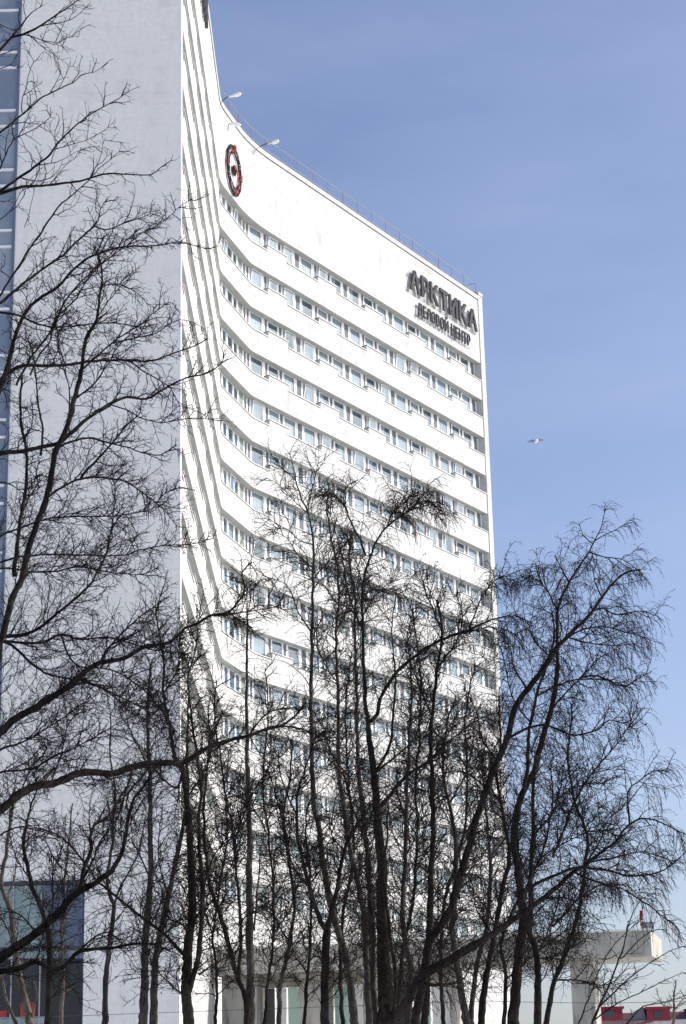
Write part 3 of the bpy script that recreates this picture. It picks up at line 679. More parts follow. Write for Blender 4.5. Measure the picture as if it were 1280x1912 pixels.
# ------------------------------------------------------------------ trees
# Every limb is grown in the world from measured directions; trees stand at their own distances and their limbs
# lean towards and away from the camera as well.
TR = []
def T(label, cat, D, style, bk, trunk, limbs, seed, **kw): TR.append((label, cat, D, style, bk, trunk, limbs, seed, kw))
# style: (L1 spacing, L1 length, L2 spacing, L2 length, L3 spacing, L3 length, upward pull, droop, seeds)
ST = {
 'rowan':  dict(s1=14, l1=98,  s2=9, l2=40, s3=7, l3=12, up=0.035, droop=0.0, seed=0.10, px=2.3, kink=0.24),
 'alder':  dict(s1=7.0, l1=108, s2=7.2, l2=46, s3=8.5, l3=13, up=0.03, droop=0.0, seed=0.13, px=1.9, kink=0.19),
 'birch':  dict(s1=12, l1=100, s2=6.2, l2=72, s3=9, l3=13, up=0.045, droop=0.24, seed=0.02, px=1.7, kink=0.16),
 'open':   dict(s1=26, l1=62, s2=15, l2=26, s3=11, l3=9, up=0.05, droop=0.0, seed=0.05, px=1.8, kink=0.2),
 'larch':  dict(s1=7, l1=80, s2=8, l2=24, s3=6, l3=8, up=0.0, droop=0.03, seed=0.35, px=1.4, kink=0.16),
}
T('large near tree leaning in from the left edge, limbs crossing the blank grey wall', 'tree', 21, 'rowan', 'bark_dark',
  (20, 9, [(-70, 1912), (-45, 1500), (-8, 1240), (7, 1181), (20, 1122), (39, 1082), (49, 1043), (66, 984), (82, 941), (95, 886), (102, 843), (112, 824), (128, 784), (138, 748), (144, 722), (151, 692)]),
  [(8, 2.5, [(151, 692), (157, 646), (164, 623), (179, 597), (184, 568), (190, 535), (190, 502), (183, 470), (195, 440)]),
   (10, 7, [(-40, 870), (0, 848), (40, 842), (66, 838), (108, 827), (131, 810)]), (8, 1.6, [(131, 810), (164, 781), (203, 755), (236, 741), (272, 745), (315, 722), (348, 705), (387, 697), (413, 678), (418, 660)]),
   (9, 2, [(-45, 760), (0, 709), (20, 692), (43, 682), (75, 682), (121, 682), (157, 676), (197, 673), (243, 673), (279, 674), (315, 663), (361, 646), (387, 632)]),
   (12, 1.2, [(-30, 800), (0, 722), (16, 679), (26, 633), (39, 600), (52, 577), (79, 554), (108, 535), (131, 509), (157, 486), (197, 469), (230, 461), (282, 459), (335, 454), (384, 464)]),
   (6, 3.5, [(0, 566), (33, 538), (66, 512), (98, 489), (125, 469), (148, 446), (177, 422)]), (3.5, 1, [(167, 430), (182, 412), (186, 390), (201, 371)]),
   (3.5, 1.2, [(177, 422), (195, 428), (215, 424), (230, 417), (255, 409), (282, 399), (297, 404)]),
   (5, 1, [(30, 720), (56, 670), (98, 613), (115, 574), (138, 541), (180, 499), (210, 476), (236, 459), (262, 436), (295, 420), (331, 389), (361, 369)]),
   (4, 1.4, [(56, 700), (75, 660), (92, 640), (98, 613), (106, 590), (140, 560), (165, 520), (200, 480), (236, 448), (280, 428)]),
   (5, 2, [(-20, 590), (0, 584), (39, 590), (70, 604), (110, 610), (160, 606), (210, 603), (262, 610)]),
   (3, 1.2, [(164, 623), (190, 580), (215, 545), (255, 505)]), (3, 1.2, [(190, 535), (215, 530), (245, 540), (270, 560)]),
   (4, 1.4, [(151, 692), (175, 672), (210, 640), (236, 622), (262, 605), (290, 582), (315, 565), (325, 568)]),
   (3, 1.2, [(210, 640), (250, 632), (290, 622), (320, 602), (345, 597), (366, 605)]),
   (3.5, 1.2, [(121, 682), (112, 650), (105, 615), (98, 590)]), (3, 1.2, [(128, 784), (130, 740), (122, 700), (110, 660), (106, 615)]),
   (4, 1.4, [(138, 748), (172, 720), (196, 690), (215, 655), (240, 628), (262, 612)]),
   (3.4, 1.2, [(243, 673), (262, 690), (290, 705), (318, 725), (335, 760)]), (3, 1.2, [(203, 755), (235, 765), (262, 780), (300, 790), (345, 782), (410, 782)]),
   (5, 2, [(75, 850), (80, 820), (78, 790), (70, 740), (66, 700), (60, 660), (45, 625)]),
   (9, 4, [(28, 1075), (33, 1010), (40, 960), (48, 905), (50, 870), (46, 835), (40, 780), (38, 740), (40, 700)]),
   (4, 1.6, [(40, 960), (55, 925), (70, 905), (68, 880), (75, 860)]), (3.5, 1.4, [(0, 900), (20, 905), (45, 925)]),
   (6, 2, [(151, 894), (174, 866), (195, 845), (210, 827), (222, 810), (240, 790), (262, 770), (262, 748)]),
   (5, 1.6, [(98, 840), (130, 826), (165, 817), (200, 826), (240, 836), (265, 846), (300, 850), (330, 830)])],
  101)
T('near tree off the left edge whose thin upper boughs rise past the stair glazing', 'tree', 19, 'rowan', 'bark_dark',
  (16, 6, [(-120, 1912), (-110, 1300), (-85, 800), (-60, 550), (-30, 430), (0, 357)]),
  [(7, 1.5, [(0, 361), (49, 348), (95, 345), (148, 338), (171, 331), (203, 325), (249, 327), (282, 325), (300, 312), (315, 302)]),
   (6.5, 1, [(0, 357), (39, 328), (69, 308), (92, 289), (108, 266), (131, 243), (167, 215), (197, 197), (230, 179), (249, 167), (262, 162)]),
   (6, 1, [(-40, 290), (0, 249), (30, 223), (59, 198), (82, 180), (108, 166), (135, 154), (151, 141), (177, 134), (200, 118)]),
   (2.4, .9, [(41, 210), (43, 180), (52, 148), (59, 125), (80, 95)]), (2, .8, [(108, 166), (122, 145), (131, 120)]),
   (8, 4, [(-40, 140), (0, 93), (20, 70), (39, 49)]), (4, 1.4, [(39, 49), (49, 33), (60, 22), (79, 10)]),
   (6, 1.5, [(20, 70), (43, 64), (75, 49), (108, 26), (144, 2), (170, -15)]), (2.6, 1, [(75, 49), (95, 44), (115, 42), (141, 30), (170, 3)]),
   (2.6, .9, [(36, 65), (60, 68), (75, 74), (95, 78), (110, 80), (126, 99)]), (2, .7, [(75, 74), (100, 82), (125, 70), (149, 69)]), (2, .7, [(75, 66), (90, 90), (105, 108)]),
   (3, 1, [(-20, 40), (0, 45), (20, 55), (33, 60)]), (2.5, .8, [(0, 128), (20, 120), (33, 100)]),
   (4, 1, [(79, 430), (108, 387), (130, 368), (157, 345), (184, 315), (203, 300), (223, 282), (240, 290)]), (4.5, 3.6, [(-10, 565), (0, 551), (30, 502), (56, 463), (79, 430)]),
   (2.4, .8, [(171, 331), (185, 300), (192, 270), (197, 255)]), (2, .7, [(92, 345), (120, 310), (145, 290), (150, 275)]),
   (2.2, .7, [(69, 308), (105, 303), (140, 285), (160, 275)]), (2.2, .7, [(98, 280), (130, 272), (160, 262), (190, 246), (215, 228)]),
   (4, 1, [(-15, 350), (0, 312), (20, 269), (33, 256), (72, 236), (94, 217), (93, 200)]), (2, .7, [(108, 266), (95, 245), (92, 228)]),
   (2.2, .8, [(0, 410), (25, 385), (45, 352)]), (1.6, .7, [(45, 425), (55, 390), (66, 350), (75, 320)]), (2, .8, [(33, 256), (45, 235), (60, 200)])],
  102, sparse=0.36)
T('near tree whose thick lower boughs sweep from the left edge to the window bands', 'tree', 24, 'alder', 'bark_dark',
  (26, 16, [(-95, 1912), (-80, 1700), (-60, 1560), (-40, 1440), (-22, 1300)]),
  [(5, 1.5, [(-22, 1060), (0, 1004), (33, 987), (82, 971), (105, 966), (157, 964), (210, 964), (249, 958), (282, 950), (308, 922), (338, 910)]),
   (6, 1.5, [(75, 960), (89, 928), (131, 902), (161, 892), (184, 891), (230, 899), (262, 918), (295, 941), (315, 964), (330, 985)]),
   (4.5, 1.6, [(0, 1050), (30, 1040), (59, 1037), (108, 1035), (164, 1037), (230, 1037), (259, 1027), (305, 1018), (354, 1017), (397, 1005)]),
   (4.5, 1.6, [(-22, 1090), (0, 1062), (60, 1068), (105, 1066), (150, 1058), (200, 1068), (240, 1072), (275, 1070), (295, 1058)]),
   (8, 1.5, [(-22, 1210), (0, 1191), (49, 1184), (92, 1158), (121, 1132), (161, 1099), (184, 1063), (203, 1017), (213, 951), (214, 900)]),
   (6.5, 1.5, [(-22, 1230), (0, 1200), (39, 1200), (79, 1200), (112, 1185), (148, 1193), (197, 1190), (243, 1200), (282, 1213), (351, 1219)]),
   (17, 9, [(-60, 1400), (-22, 1385), (0, 1369), (26, 1344), (66, 1321), (98, 1301), (131, 1278), (157, 1255), (187, 1237)]),
   (9, 2.5, [(187, 1237), (230, 1229), (256, 1214), (279, 1205), (308, 1203), (338, 1183), (344, 1174), (367, 1165), (387, 1151), (426, 1143), (443, 1125), (456, 1099), (452, 1070), (470, 1050)]),
   (5, 1.6, [(187, 1237), (203, 1210), (220, 1190), (236, 1173), (262, 1150), (290, 1130)]),
   (3.5, 1.2, [(400, 1149), (425, 1148), (460, 1142), (500, 1135), (530, 1128)]), (3, 1.2, [(426, 1143), (448, 1160), (470, 1172)]),
   (5.5, 1.4, [(0, 1196), (23, 1206), (49, 1231), (82, 1255), (125, 1267), (164, 1275), (203, 1295), (236, 1318), (276, 1347)]),
   (4.5, 1.4, [(66, 1321), (85, 1300), (110, 1296), (150, 1275), (190, 1285), (240, 1310), (290, 1335), (330, 1365)]),
   (4.5, 1.4, [(-22, 1410), (0, 1398), (40, 1385), (90, 1360), (130, 1330), (170, 1300)]), (4, 1.4, [(112, 1185), (140, 1240), (200, 1250), (250, 1275), (300, 1320), (330, 1380)]),
   (5, 1.4, [(-30, 1450), (0, 1442), (59, 1434), (108, 1410), (157, 1387), (197, 1364), (223, 1346)]),
   (3.5, 1.3, [(95, 1460), (112, 1420), (120, 1385), (130, 1350), (160, 1310)]), (3.5, 1.3, [(40, 1475), (60, 1430), (85, 1405)]),
   (17, 11, [(-60, 1560), (-25, 1535), (0, 1513), (33, 1485), (66, 1469), (108, 1462), (141, 1446), (171, 1441), (210, 1444), (249, 1431), (282, 1426), (341, 1424)]),
   (10, 3, [(341, 1424), (361, 1413), (387, 1397), (430, 1382), (466, 1374), (498, 1360), (525, 1355), (551, 1337), (571, 1311)]),
   (5, 1.5, [(498, 1360), (530, 1356), (565, 1362), (600, 1375), (640, 1378)]), (4, 1.5, [(466, 1374), (490, 1340), (515, 1325), (560, 1325)]),
   (5, 1.6, [(282, 1426), (262, 1455), (240, 1480), (236, 1500), (250, 1530)]), (4.5, 1.6, [(249, 1431), (240, 1462), (222, 1520), (200, 1560), (180, 1590)])],
  103)
T('heavy dark bough in the bottom left corner crossing the ground floor glazing', 'tree', 17, 'alder', 'bark_dark',
  (30, 20, [(-130, 1912), (-90, 1850), (-60, 1815)]),
  [(21, 9, [(-60, 1815), (0, 1789), (33, 1766), (66, 1743), (95, 1717), (118, 1694), (144, 1668), (177, 1648), (210, 1624)]),
   (9, 2.5, [(210, 1624), (222, 1605), (230, 1589), (238, 1540), (243, 1515), (249, 1492), (272, 1462), (282, 1443), (300, 1420)]),
   (9, 3, [(144, 1668), (151, 1652), (157, 1622), (171, 1583), (167, 1566), (177, 1540), (195, 1530), (214, 1508), (235, 1469)]),
   (12, 3.5, [(-60, 1840), (-20, 1820), (0, 1814), (33, 1809), (66, 1796), (95, 1809), (118, 1806), (144, 1779), (171, 1773), (210, 1770), (249, 1763), (285, 1763), (318, 1775)]),
   (5, 1.6, [(144, 1779), (165, 1760), (190, 1743), (210, 1745), (235, 1770)]), (4, 1.4, [(66, 1743), (50, 1720), (30, 1705), (0, 1700)]),
   (5, 1.8, [(151, 1652), (172, 1610), (185, 1575), (200, 1550), (214, 1520)]), (4, 1.4, [(0, 1560), (30, 1545), (62, 1548), (110, 1563)])],
  104, sparse=0.7)
T('dark forked sapling in front of the ground floor glazing, bottom left', 'tree', 30, 'alder', 'bark_dark',
  (13, 6, [(88, 1912), (92, 1819), (92, 1753), (85, 1724), (69, 1678), (56, 1642), (43, 1579), (49, 1546)]),
  [(5, 1.6, [(49, 1546), (55, 1510), (70, 1470), (95, 1440)]), (4, 1.4, [(85, 1724), (98, 1690), (97, 1640), (110, 1600)]), (3, 1.2, [(56, 1642), (30, 1600), (20, 1560)]), (3, 1.2, [(43, 1579), (62, 1560), (85, 1570), (100, 1600), (130, 1640)])],
  105, sparse=0.8)
T('slim tan-barked tree at the bottom left edge before the glazed panels', 'tree', 44, 'open', 'bark_tan',
  (15, 4, [(56, 1912), (49, 1880), (36, 1829), (26, 1753), (20, 1704), (3, 1648), (12, 1590), (20, 1530), (28, 1470)]),
  [(5, 1.5, [(26, 1753), (18, 1740), (5, 1722), (-10, 1690)]), (4, 1.5, [(36, 1810), (50, 1775), (62, 1745), (85, 1770)]), (7, 3, [(30, 1912), (13, 1868), (2, 1825), (-15, 1800)]), (4, 1.5, [(60, 1900), (68, 1860), (64, 1830)]), (3, 1.2, [(14, 1670), (25, 1640), (30, 1600), (45, 1570)])], 106)
T('thin tan tree stem between the dark sapling and the edge of the glazing', 'tree', 47, 'open', 'bark_tan',
  (8, 2.5, [(113, 1912), (118, 1819), (116, 1724), (120, 1640), (128, 1580), (135, 1500)]), [(3, 1.2, [(116, 1724), (132, 1690), (140, 1640), (138, 1600)]), (3, 1.2, [(118, 1819), (100, 1770), (95, 1730)])], 107)
T('grey forked tree left of the paired trunks, against the pale base wall', 'tree', 42, 'open', 'bark_grey',
  (12, 7, [(195, 1912), (198, 1819), (210, 1724), (213, 1688)]),
  [(7, 2.4, [(213, 1688), (203, 1671), (200, 1632), (210, 1573), (212, 1540), (214, 1470), (205, 1400), (208, 1330)]), (5, 1.6, [(213, 1688), (226, 1650), (243, 1622), (262, 1580), (270, 1530)]), (4, 1.5, [(213, 1688), (195, 1650), (178, 1610)]), (2.5, 1, [(210, 1724), (232, 1700), (245, 1670)])], 108)
T('thick grey trunk with rough bark, left of the paired trunks in the lower left', 'tree', 40, 'alder', 'bark_grey',
  (16, 4, [(266, 1912), (270, 1835), (272, 1737), (280, 1638), (280, 1540), (279, 1440), (276, 1340), (280, 1240)]),
  [(4, 1.5, [(280, 1638), (262, 1600), (240, 1560)]), (4, 1.5, [(279, 1440), (262, 1400), (240, 1360), (232, 1310)]), (3, 1.3, [(272, 1737), (295, 1700), (310, 1660)])], 109, sparse=0.8)
T('grey trunk leaning right beside the rough-barked one, lower left', 'tree', 41, 'alder', 'bark_grey',
  (15, 3, [(286, 1912), (289, 1802), (298, 1750), (315, 1671), (328, 1606), (341, 1550), (350, 1480), (348, 1400), (352, 1300)]),
  [(3.5, 1.4, [(315, 1671), (300, 1630), (295, 1580), (300, 1530)]), (4, 1.5, [(298, 1750), (330, 1720), (348, 1690)])], 110, sparse=0.8)
T('tall dark tree forking low down in front of the wall corner, lower left centre', 'tree', 30, 'alder', 'bark_dark',
  (20, 9, [(352, 1912), (348, 1852), (351, 1770), (358, 1688), (353, 1540), (348, 1492), (341, 1436)]),
  [(8, 2, [(341, 1436), (325, 1410), (315, 1344), (305, 1295), (305, 1239), (299, 1196), (290, 1150), (300, 1110)]),
   (11, 2, [(352, 1852), (366, 1800), (371, 1770), (377, 1688), (372, 1541), (375, 1480), (366, 1400), (351, 1278), (361, 1229), (370, 1180)]),
   (5, 1.6, [(377, 1671), (394, 1606), (420, 1566), (440, 1530)]), (7, 2, [(344, 1783), (305, 1743), (269, 1717), (217, 1674), (184, 1648), (148, 1599), (112, 1563), (85, 1550), (49, 1542)]),
   (5, 1.8, [(352, 1760), (348, 1735), (330, 1720), (305, 1715)]), (5, 1.6, [(341, 1436), (330, 1470), (300, 1450), (270, 1400)]), (4, 1.5, [(348, 1492), (380, 1440), (395, 1390), (388, 1330), (395, 1290)]),
   (4, 1.5, [(371, 1820), (400, 1800), (420, 1790)]), (4, 1.5, [(315, 1344), (290, 1310), (268, 1270)]), (4, 1.5, [(305, 1295), (330, 1250), (335, 1190)]), (4, 1.5, [(350, 1860), (330, 1850), (300, 1820), (280, 1800)])], 111)
T('slender dark tree with a long curved stem beside the larch', 'tree', 38, 'alder', 'bark_dark',
  (10, 3, [(460, 1912), (459, 1868), (446, 1829), (433, 1789), (416, 1724), (402, 1680), (390, 1638), (384, 1589), (380, 1540), (386, 1440), (392, 1360)]),
  [(7, 2, [(444, 1825), (449, 1737), (443, 1638), (436, 1573), (433, 1540), (420, 1475), (410, 1410), (400, 1330), (405, 1270)]), (3.5, 1.4, [(402, 1680), (385, 1650), (370, 1640)]), (4, 1.4, [(436, 1573), (455, 1520), (470, 1480), (500, 1440)])], 112)
T('straight larch with fine level branches and russet remnants, left of centre', 'tree', 46, 'larch', 'bark_grey',
  (17, 3, [(466, 1912), (467, 1835), (466, 1737), (465, 1640), (465, 1540), (461, 1410), (461, 1262), (462, 1180), (460, 1128)]), [(4, 1.5, [(475, 1737), (485, 1606), (495, 1540), (505, 1480)])], 113, horiz=True)
T('thin dark upright stem between the larch and the forked tree', 'tree', 43, 'alder', 'bark_dark',
  (7, 2.5, [(567, 1912), (574, 1819), (579, 1720), (577, 1620), (570, 1560), (575, 1500)]), [(3, 1.2, [(574, 1819), (548, 1780), (530, 1740)]), (3, 1.2, [(577, 1650), (600, 1620), (612, 1590)])], 114)
T('dark tree splitting into two arms low in the centre', 'tree', 36, 'alder', 'bark_dark',
  (16, 13, [(607, 1912), (607, 1860), (608, 1819), (610, 1737)]),
  [(10, 2, [(610, 1737), (597, 1720), (577, 1655), (564, 1606), (554, 1556), (553, 1520), (557, 1475), (571, 1429), (578, 1405), (590, 1370)]),
   (11, 4, [(610, 1737), (620, 1700), (630, 1655), (643, 1589), (659, 1553), (689, 1508), (700, 1495)]), (4, 1.5, [(577, 1655), (548, 1620), (535, 1560), (520, 1500), (505, 1450)]), (4, 1.5, [(643, 1589), (620, 1560), (612, 1520)]), (4, 1.5, [(553, 1520), (530, 1470), (515, 1400)])], 115)
T('tall slim tree whose bare top rises highest left of the drooping crown', 'tree', 45, 'alder', 'bark_grey',
  (15, 3, [(662, 1912), (653, 1835), (640, 1770), (626, 1724), (610, 1655), (600, 1589), (594, 1540), (584, 1492), (582, 1410), (580, 1311), (582, 1180), (584, 1082), (585, 1017), (574, 958), (561, 928)]),
  [(3, .9, [(561, 928), (553, 905), (548, 880), (540, 845)]), (3, .9, [(574, 958), (580, 920), (588, 890), (595, 850)]), (2.6, .9, [(585, 1017), (560, 1010), (540, 990), (520, 980), (500, 965)]), (3, 1, [(584, 1060), (560, 1040), (535, 1005), (505, 990)]),
   (2.4, .9, [(574, 958), (545, 930), (520, 905), (495, 890)]), (3, 1.1, [(582, 1180), (560, 1150), (540, 1100), (520, 1085), (490, 1075)]), (3, 1.1, [(584, 1082), (612, 1050), (630, 1030)])], 116, sparse=0.62)
T('upright grey tree just left of the many-stemmed birch', 'tree', 44, 'alder', 'bark_grey',
  (13, 2.5, [(689, 1912), (686, 1840), (682, 1770), (679, 1704), (662, 1622), (649, 1560), (643, 1508), (633, 1459), (631, 1360), (630, 1278), (628, 1180), (633, 1131), (630, 1066), (613, 984), (608, 950), (612, 920)]),
  [(3, 1.2, [(633, 1131), (600, 1090), (575, 1060), (560, 1040)]), (3.4, 1.3, [(628, 1180), (655, 1120), (668, 1080), (664, 1040)]), (3.4, 1.3, [(630, 1278), (600, 1230), (590, 1180)])], 117)
T('second straight grey stem close behind the many-stemmed birch', 'tree', 50, 'alder', 'bark_grey',
  (14, 2.5, [(700, 1912), (694, 1800), (690, 1660), (682, 1560), (676, 1492), (667, 1410), (666, 1311), (662, 1180), (662, 1115), (655, 1060), (648, 1000)]), [(3, 1.2, [(662, 1180), (690, 1130), (712, 1100), (740, 1080)])], 118)
T('many-stemmed birch in the centre with two dense drooping tops', 'birch tree', 40, 'birch', 'bark_dark',
  (30, 9, [(720, 1912), (716, 1800), (712, 1671), (714, 1622), (708, 1573), (705, 1540), (705, 1508), (699, 1459), (692, 1410), (687, 1344)]),
  [(8, 2.6, [(687, 1344), (681, 1295), (677, 1246), (677, 1180), (676, 1115), (682, 1073), (689, 1043), (702, 1010), (722, 984), (748, 964), (768, 951), (790, 945)]),
   (5, 2, [(682, 1037), (672, 1010), (659, 984), (649, 958)]), (4, 1.6, [(649, 958), (643, 945), (630, 928), (612, 918), (600, 925)], 'dense'), (3.5, 1.4, [(649, 958), (640, 930), (650, 905), (665, 900)]),
   (2.6, 1.4, [(748, 964), (760, 940), (745, 920), (730, 915)]), (3, 1.4, [(745, 965), (768, 951), (790, 936), (808, 942), (820, 965)], 'dense'), (3, 1.4, [(722, 984), (735, 955), (755, 932), (780, 925)], 'dense'),
   (9, 4, [(705, 1508), (728, 1485), (754, 1452), (787, 1429), (820, 1406)]), (4, 1.6, [(820, 1406), (841, 1381), (886, 1347), (924, 1332), (950, 1330)]),
   (8, 4.5, [(692, 1347), (705, 1334), (708, 1305), (728, 1272), (744, 1252), (771, 1229), (797, 1210), (830, 1192), (875, 1177)]),
   (4, 1.4, [(875, 1177), (912, 1159), (939, 1151), (961, 1151), (990, 1162)]), (3.6, 2, [(875, 1177), (890, 1140), (898, 1115)]), (2.6, 1.2, [(898, 1115), (920, 1087), (940, 1076), (956, 1090)], 'dense'), (3, 1.2, [(830, 1192), (870, 1182), (912, 1172), (950, 1178), (975, 1200)]),
   (6, 1.8, [(702, 1442), (728, 1393), (735, 1328), (738, 1262), (731, 1180), (740, 1100)]), (5, 1.6, [(702, 1442), (740, 1410), (765, 1390), (790, 1370), (830, 1350)]),
   (9, 4, [(700, 1912), (697, 1835), (695, 1740), (690, 1660), (688, 1600), (672, 1540), (655, 1500), (640, 1440)]), (8, 3, [(733, 1912), (737, 1820), (728, 1740), (718, 1640), (722, 1560), (722, 1500)]),
   (4, 1.5, [(677, 1180), (650, 1110), (638, 1040), (625, 990), (612, 950)]), (4, 1.5, [(676, 1115), (700, 1100), (735, 1110), (770, 1095)])], 119)
T('trunk behind the birch whose right-hand boughs reach over the canopy to the right edge', 'birch tree', 33, 'birch', 'bark_dark',
  (18, 15, [(728, 1912), (748, 1890), (761, 1868), (784, 1829), (800, 1815), (838, 1793), (890, 1763)]),
  [(14, 6, [(890, 1763), (931, 1736), (969, 1710), (1010, 1680), (1040, 1654), (1070, 1628), (1100, 1609)]),
   (6, 1.8, [(1100, 1609), (1123, 1590), (1149, 1571), (1156, 1560), (1175, 1539), (1197, 1528), (1231, 1535), (1280, 1557)]),
   (7, 2, [(969, 1669), (1010, 1646), (1062, 1624), (1092, 1620), (1130, 1624), (1175, 1635), (1231, 1628), (1270, 1600)]),
   (4, 1.5, [(1175, 1539), (1172, 1480), (1190, 1460), (1220, 1440), (1250, 1440)]), (4, 1.5, [(1070, 1628), (1110, 1645), (1160, 1660), (1210, 1690), (1260, 1730)]), (4, 1.5, [(1100, 1609), (1150, 1600), (1200, 1590), (1260, 1610)]),
   (3.6, 1.5, [(1010, 1680), (1050, 1675), (1080, 1690), (1105, 1715)]), (8, 2, [(784, 1829), (800, 1838), (838, 1838), (870, 1825), (880, 1800)]), (5, 2, [(1032, 1730), (1060, 1700), (1085, 1672), (1130, 1650), (1170, 1655)])], 120)
T('tall curved birch right of the facade, its trunk bowing up to a wide drooping crown', 'birch tree', 38, 'birch', 'bark_dark',
  (17, 10, [(775, 1912), (788, 1830), (800, 1770), (808, 1748), (834, 1710), (852, 1658), (871, 1598), (880, 1565), (890, 1528), (909, 1475), (928, 1422), (946, 1378), (961, 1325), (984, 1287), (1010, 1254), (1032, 1220)]),
  [(9, 2.6, [(1032, 1220), (1044, 1204), (1070, 1178), (1100, 1148), (1123, 1114), (1149, 1084), (1168, 1069), (1195, 1065)]),
   (5.5, 1.6, [(946, 1381), (987, 1359), (1021, 1355), (1062, 1372), (1092, 1370), (1119, 1359), (1137, 1344), (1175, 1355), (1194, 1370)]),
   (4, 1.5, [(1044, 1204), (1081, 1178), (1126, 1170), (1160, 1178), (1200, 1190), (1215, 1210)]), (3.6, 1.3, [(1100, 1145), (1126, 1136), (1149, 1148), (1197, 1140), (1222, 1150)]), (3, 1.2, [(1123, 1114), (1110, 1085), (1105, 1060), (1085, 1050)]),
   (3.6, 1.4, [(1060, 1190), (1100, 1200), (1150, 1205), (1190, 1200)]), (4, 1.5, [(909, 1475), (880, 1450), (850, 1440), (820, 1450)]), (4, 1.5, [(928, 1422), (900, 1380), (890, 1330), (870, 1290)]), (4, 1.4, [(984, 1287), (960, 1250), (950, 1210), (930, 1180)])], 121)
T('birch with the highest pointed bare leader on the right, thick trunk beside the facade edge', 'birch tree', 42, 'birch', 'bark_dark',
  (20, 8, [(958, 1912), (965, 1804), (976, 1729), (972, 1672), (965, 1616), (958, 1575), (961, 1539), (976, 1482), (995, 1445), (1010, 1389), (1025, 1332), (1035, 1285), (1041, 1240)]),
  [(7, 3, [(1041, 1240), (1040, 1162), (1044, 1125), (1062, 1087), (1081, 1058), (1100, 1031)]), (3, .9, [(1100, 1031), (1111, 1009), (1122, 982), (1130, 949), (1139, 938)], 'bare'), (2.4, .8, [(1111, 1009), (1130, 998), (1149, 990), (1168, 978), (1184, 967)], 'bare'), (2.2, .8, [(1106, 1015), (1090, 1000), (1082, 975)], 'bare'),
   (4, 1.4, [(1040, 1140), (1022, 1105), (1015, 1078), (1012, 1055)]), (3, 1.3, [(1022, 1105), (1000, 1080), (980, 1080)], 'dense'), (4, 1.4, [(1062, 1087), (1045, 1055), (1035, 1035)]), (3, 1.2, [(1100, 1031), (1130, 1040), (1160, 1045), (1185, 1060)]),
   (8, 3, [(976, 1482), (984, 1440), (984, 1408), (991, 1351), (1002, 1295), (1017, 1250), (1035, 1190), (1030, 1140)]),
   (4, 1.5, [(1025, 1329), (1055, 1295), (1085, 1265), (1115, 1231), (1137, 1220)]), (4, 1.5, [(1000, 1300), (1040, 1280), (1080, 1268), (1130, 1270), (1180, 1285)]), (4, 1.5, [(1085, 1265), (1115, 1262), (1160, 1280), (1195, 1265), (1215, 1255)]),
   (3.6, 1.4, [(1041, 1240), (1000, 1200), (985, 1160), (960, 1150)]), (3.6, 1.4, [(991, 1351), (960, 1310), (945, 1260), (935, 1210)])], 122)
T('dark upright trunk right of the thick birch, forking before the canopy', 'tree', 35, 'alder', 'bark_dark',
  (14, 5, [(1003, 1912), (1004, 1860), (1002, 1785), (988, 1740), (990, 1691), (991, 1620), (995, 1560), (995, 1482), (1000, 1410)]), [(4, 1.5, [(995, 1560), (1030, 1520), (1045, 1480), (1050, 1430)]), (4, 1.5, [(1002, 1785), (1020, 1745), (1036, 1700), (1045, 1660)]), (4, 1.5, [(990, 1650), (970, 1600), (960, 1540)]), (3.5, 1.4, [(1003, 1790), (1035, 1785), (1070, 1765)])], 123)
T('leaning dark stem crossing the canopy pillar', 'tree', 37, 'alder', 'bark_dark',
  (10, 3, [(1019, 1912), (1032, 1841), (1055, 1785), (1074, 1721), (1085, 1672), (1092, 1616), (1096, 1560), (1075, 1500), (1062, 1430), (1066, 1360), (1068, 1314)]),
  [(5, 1.4, [(1032, 1600), (1055, 1540), (1070, 1501), (1100, 1452), (1137, 1407), (1167, 1370), (1182, 1336), (1190, 1321)]), (4, 1.5, [(1092, 1616), (1120, 1570), (1135, 1530), (1160, 1510)]), (4, 1.4, [(1040, 1830), (1080, 1830), (1120, 1840), (1150, 1830)])], 124)
T('thin bare tree at the right with sparse twigs over the canopy tip', 'tree', 28, 'open', 'bark_dark',
  (5, 2, [(1105, 1912), (1119, 1880), (1145, 1820), (1158, 1785), (1170, 1740)]), [(3, 1, [(1170, 1740), (1182, 1700), (1200, 1670)]), (3.5, 1, [(1119, 1880), (1170, 1830), (1210, 1800), (1250, 1775), (1280, 1765)]), (3, 1, [(1105, 1905), (1160, 1870), (1200, 1850), (1240, 1830), (1275, 1815)]), (2.6, 1, [(1158, 1790), (1200, 1750), (1235, 1735), (1262, 1760)]), (3, 1, [(1080, 1912), (1130, 1790), (1170, 1740), (1200, 1715)]), (3, 1, [(1170, 1912), (1200, 1880), (1250, 1870), (1300, 1850)])], 125)
T('tall dark tree left of the facade edge, rising before the lower window bands', 'tree', 41, 'alder', 'bark_dark',
  (14, 4, [(792, 1912), (798, 1800), (804, 1671), (807, 1560), (806, 1475), (807, 1344), (817, 1246), (825, 1180), (815, 1120)]), [(4, 1.3, [(825, 1180), (800, 1120), (790, 1090), (800, 1060)]), (4, 1.4, [(807, 1344), (790, 1300), (770, 1250), (760, 1200), (765, 1150)]), (4, 1.4, [(817, 1246), (850, 1200), (862, 1150), (850, 1110)])], 126)
T('grey tree with a wavy trunk right of the centre birch', 'tree', 48, 'alder', 'bark_grey',
  (14, 3, [(871, 1912), (856, 1822), (845, 1748), (849, 1672), (849, 1560), (838, 1500), (826, 1430), (835, 1350), (850, 1300)]), [(4, 1.4, [(849, 1672), (880, 1620), (905, 1590), (925, 1540)]), (4, 1.4, [(838, 1500), (870, 1440), (885, 1390)])], 127)
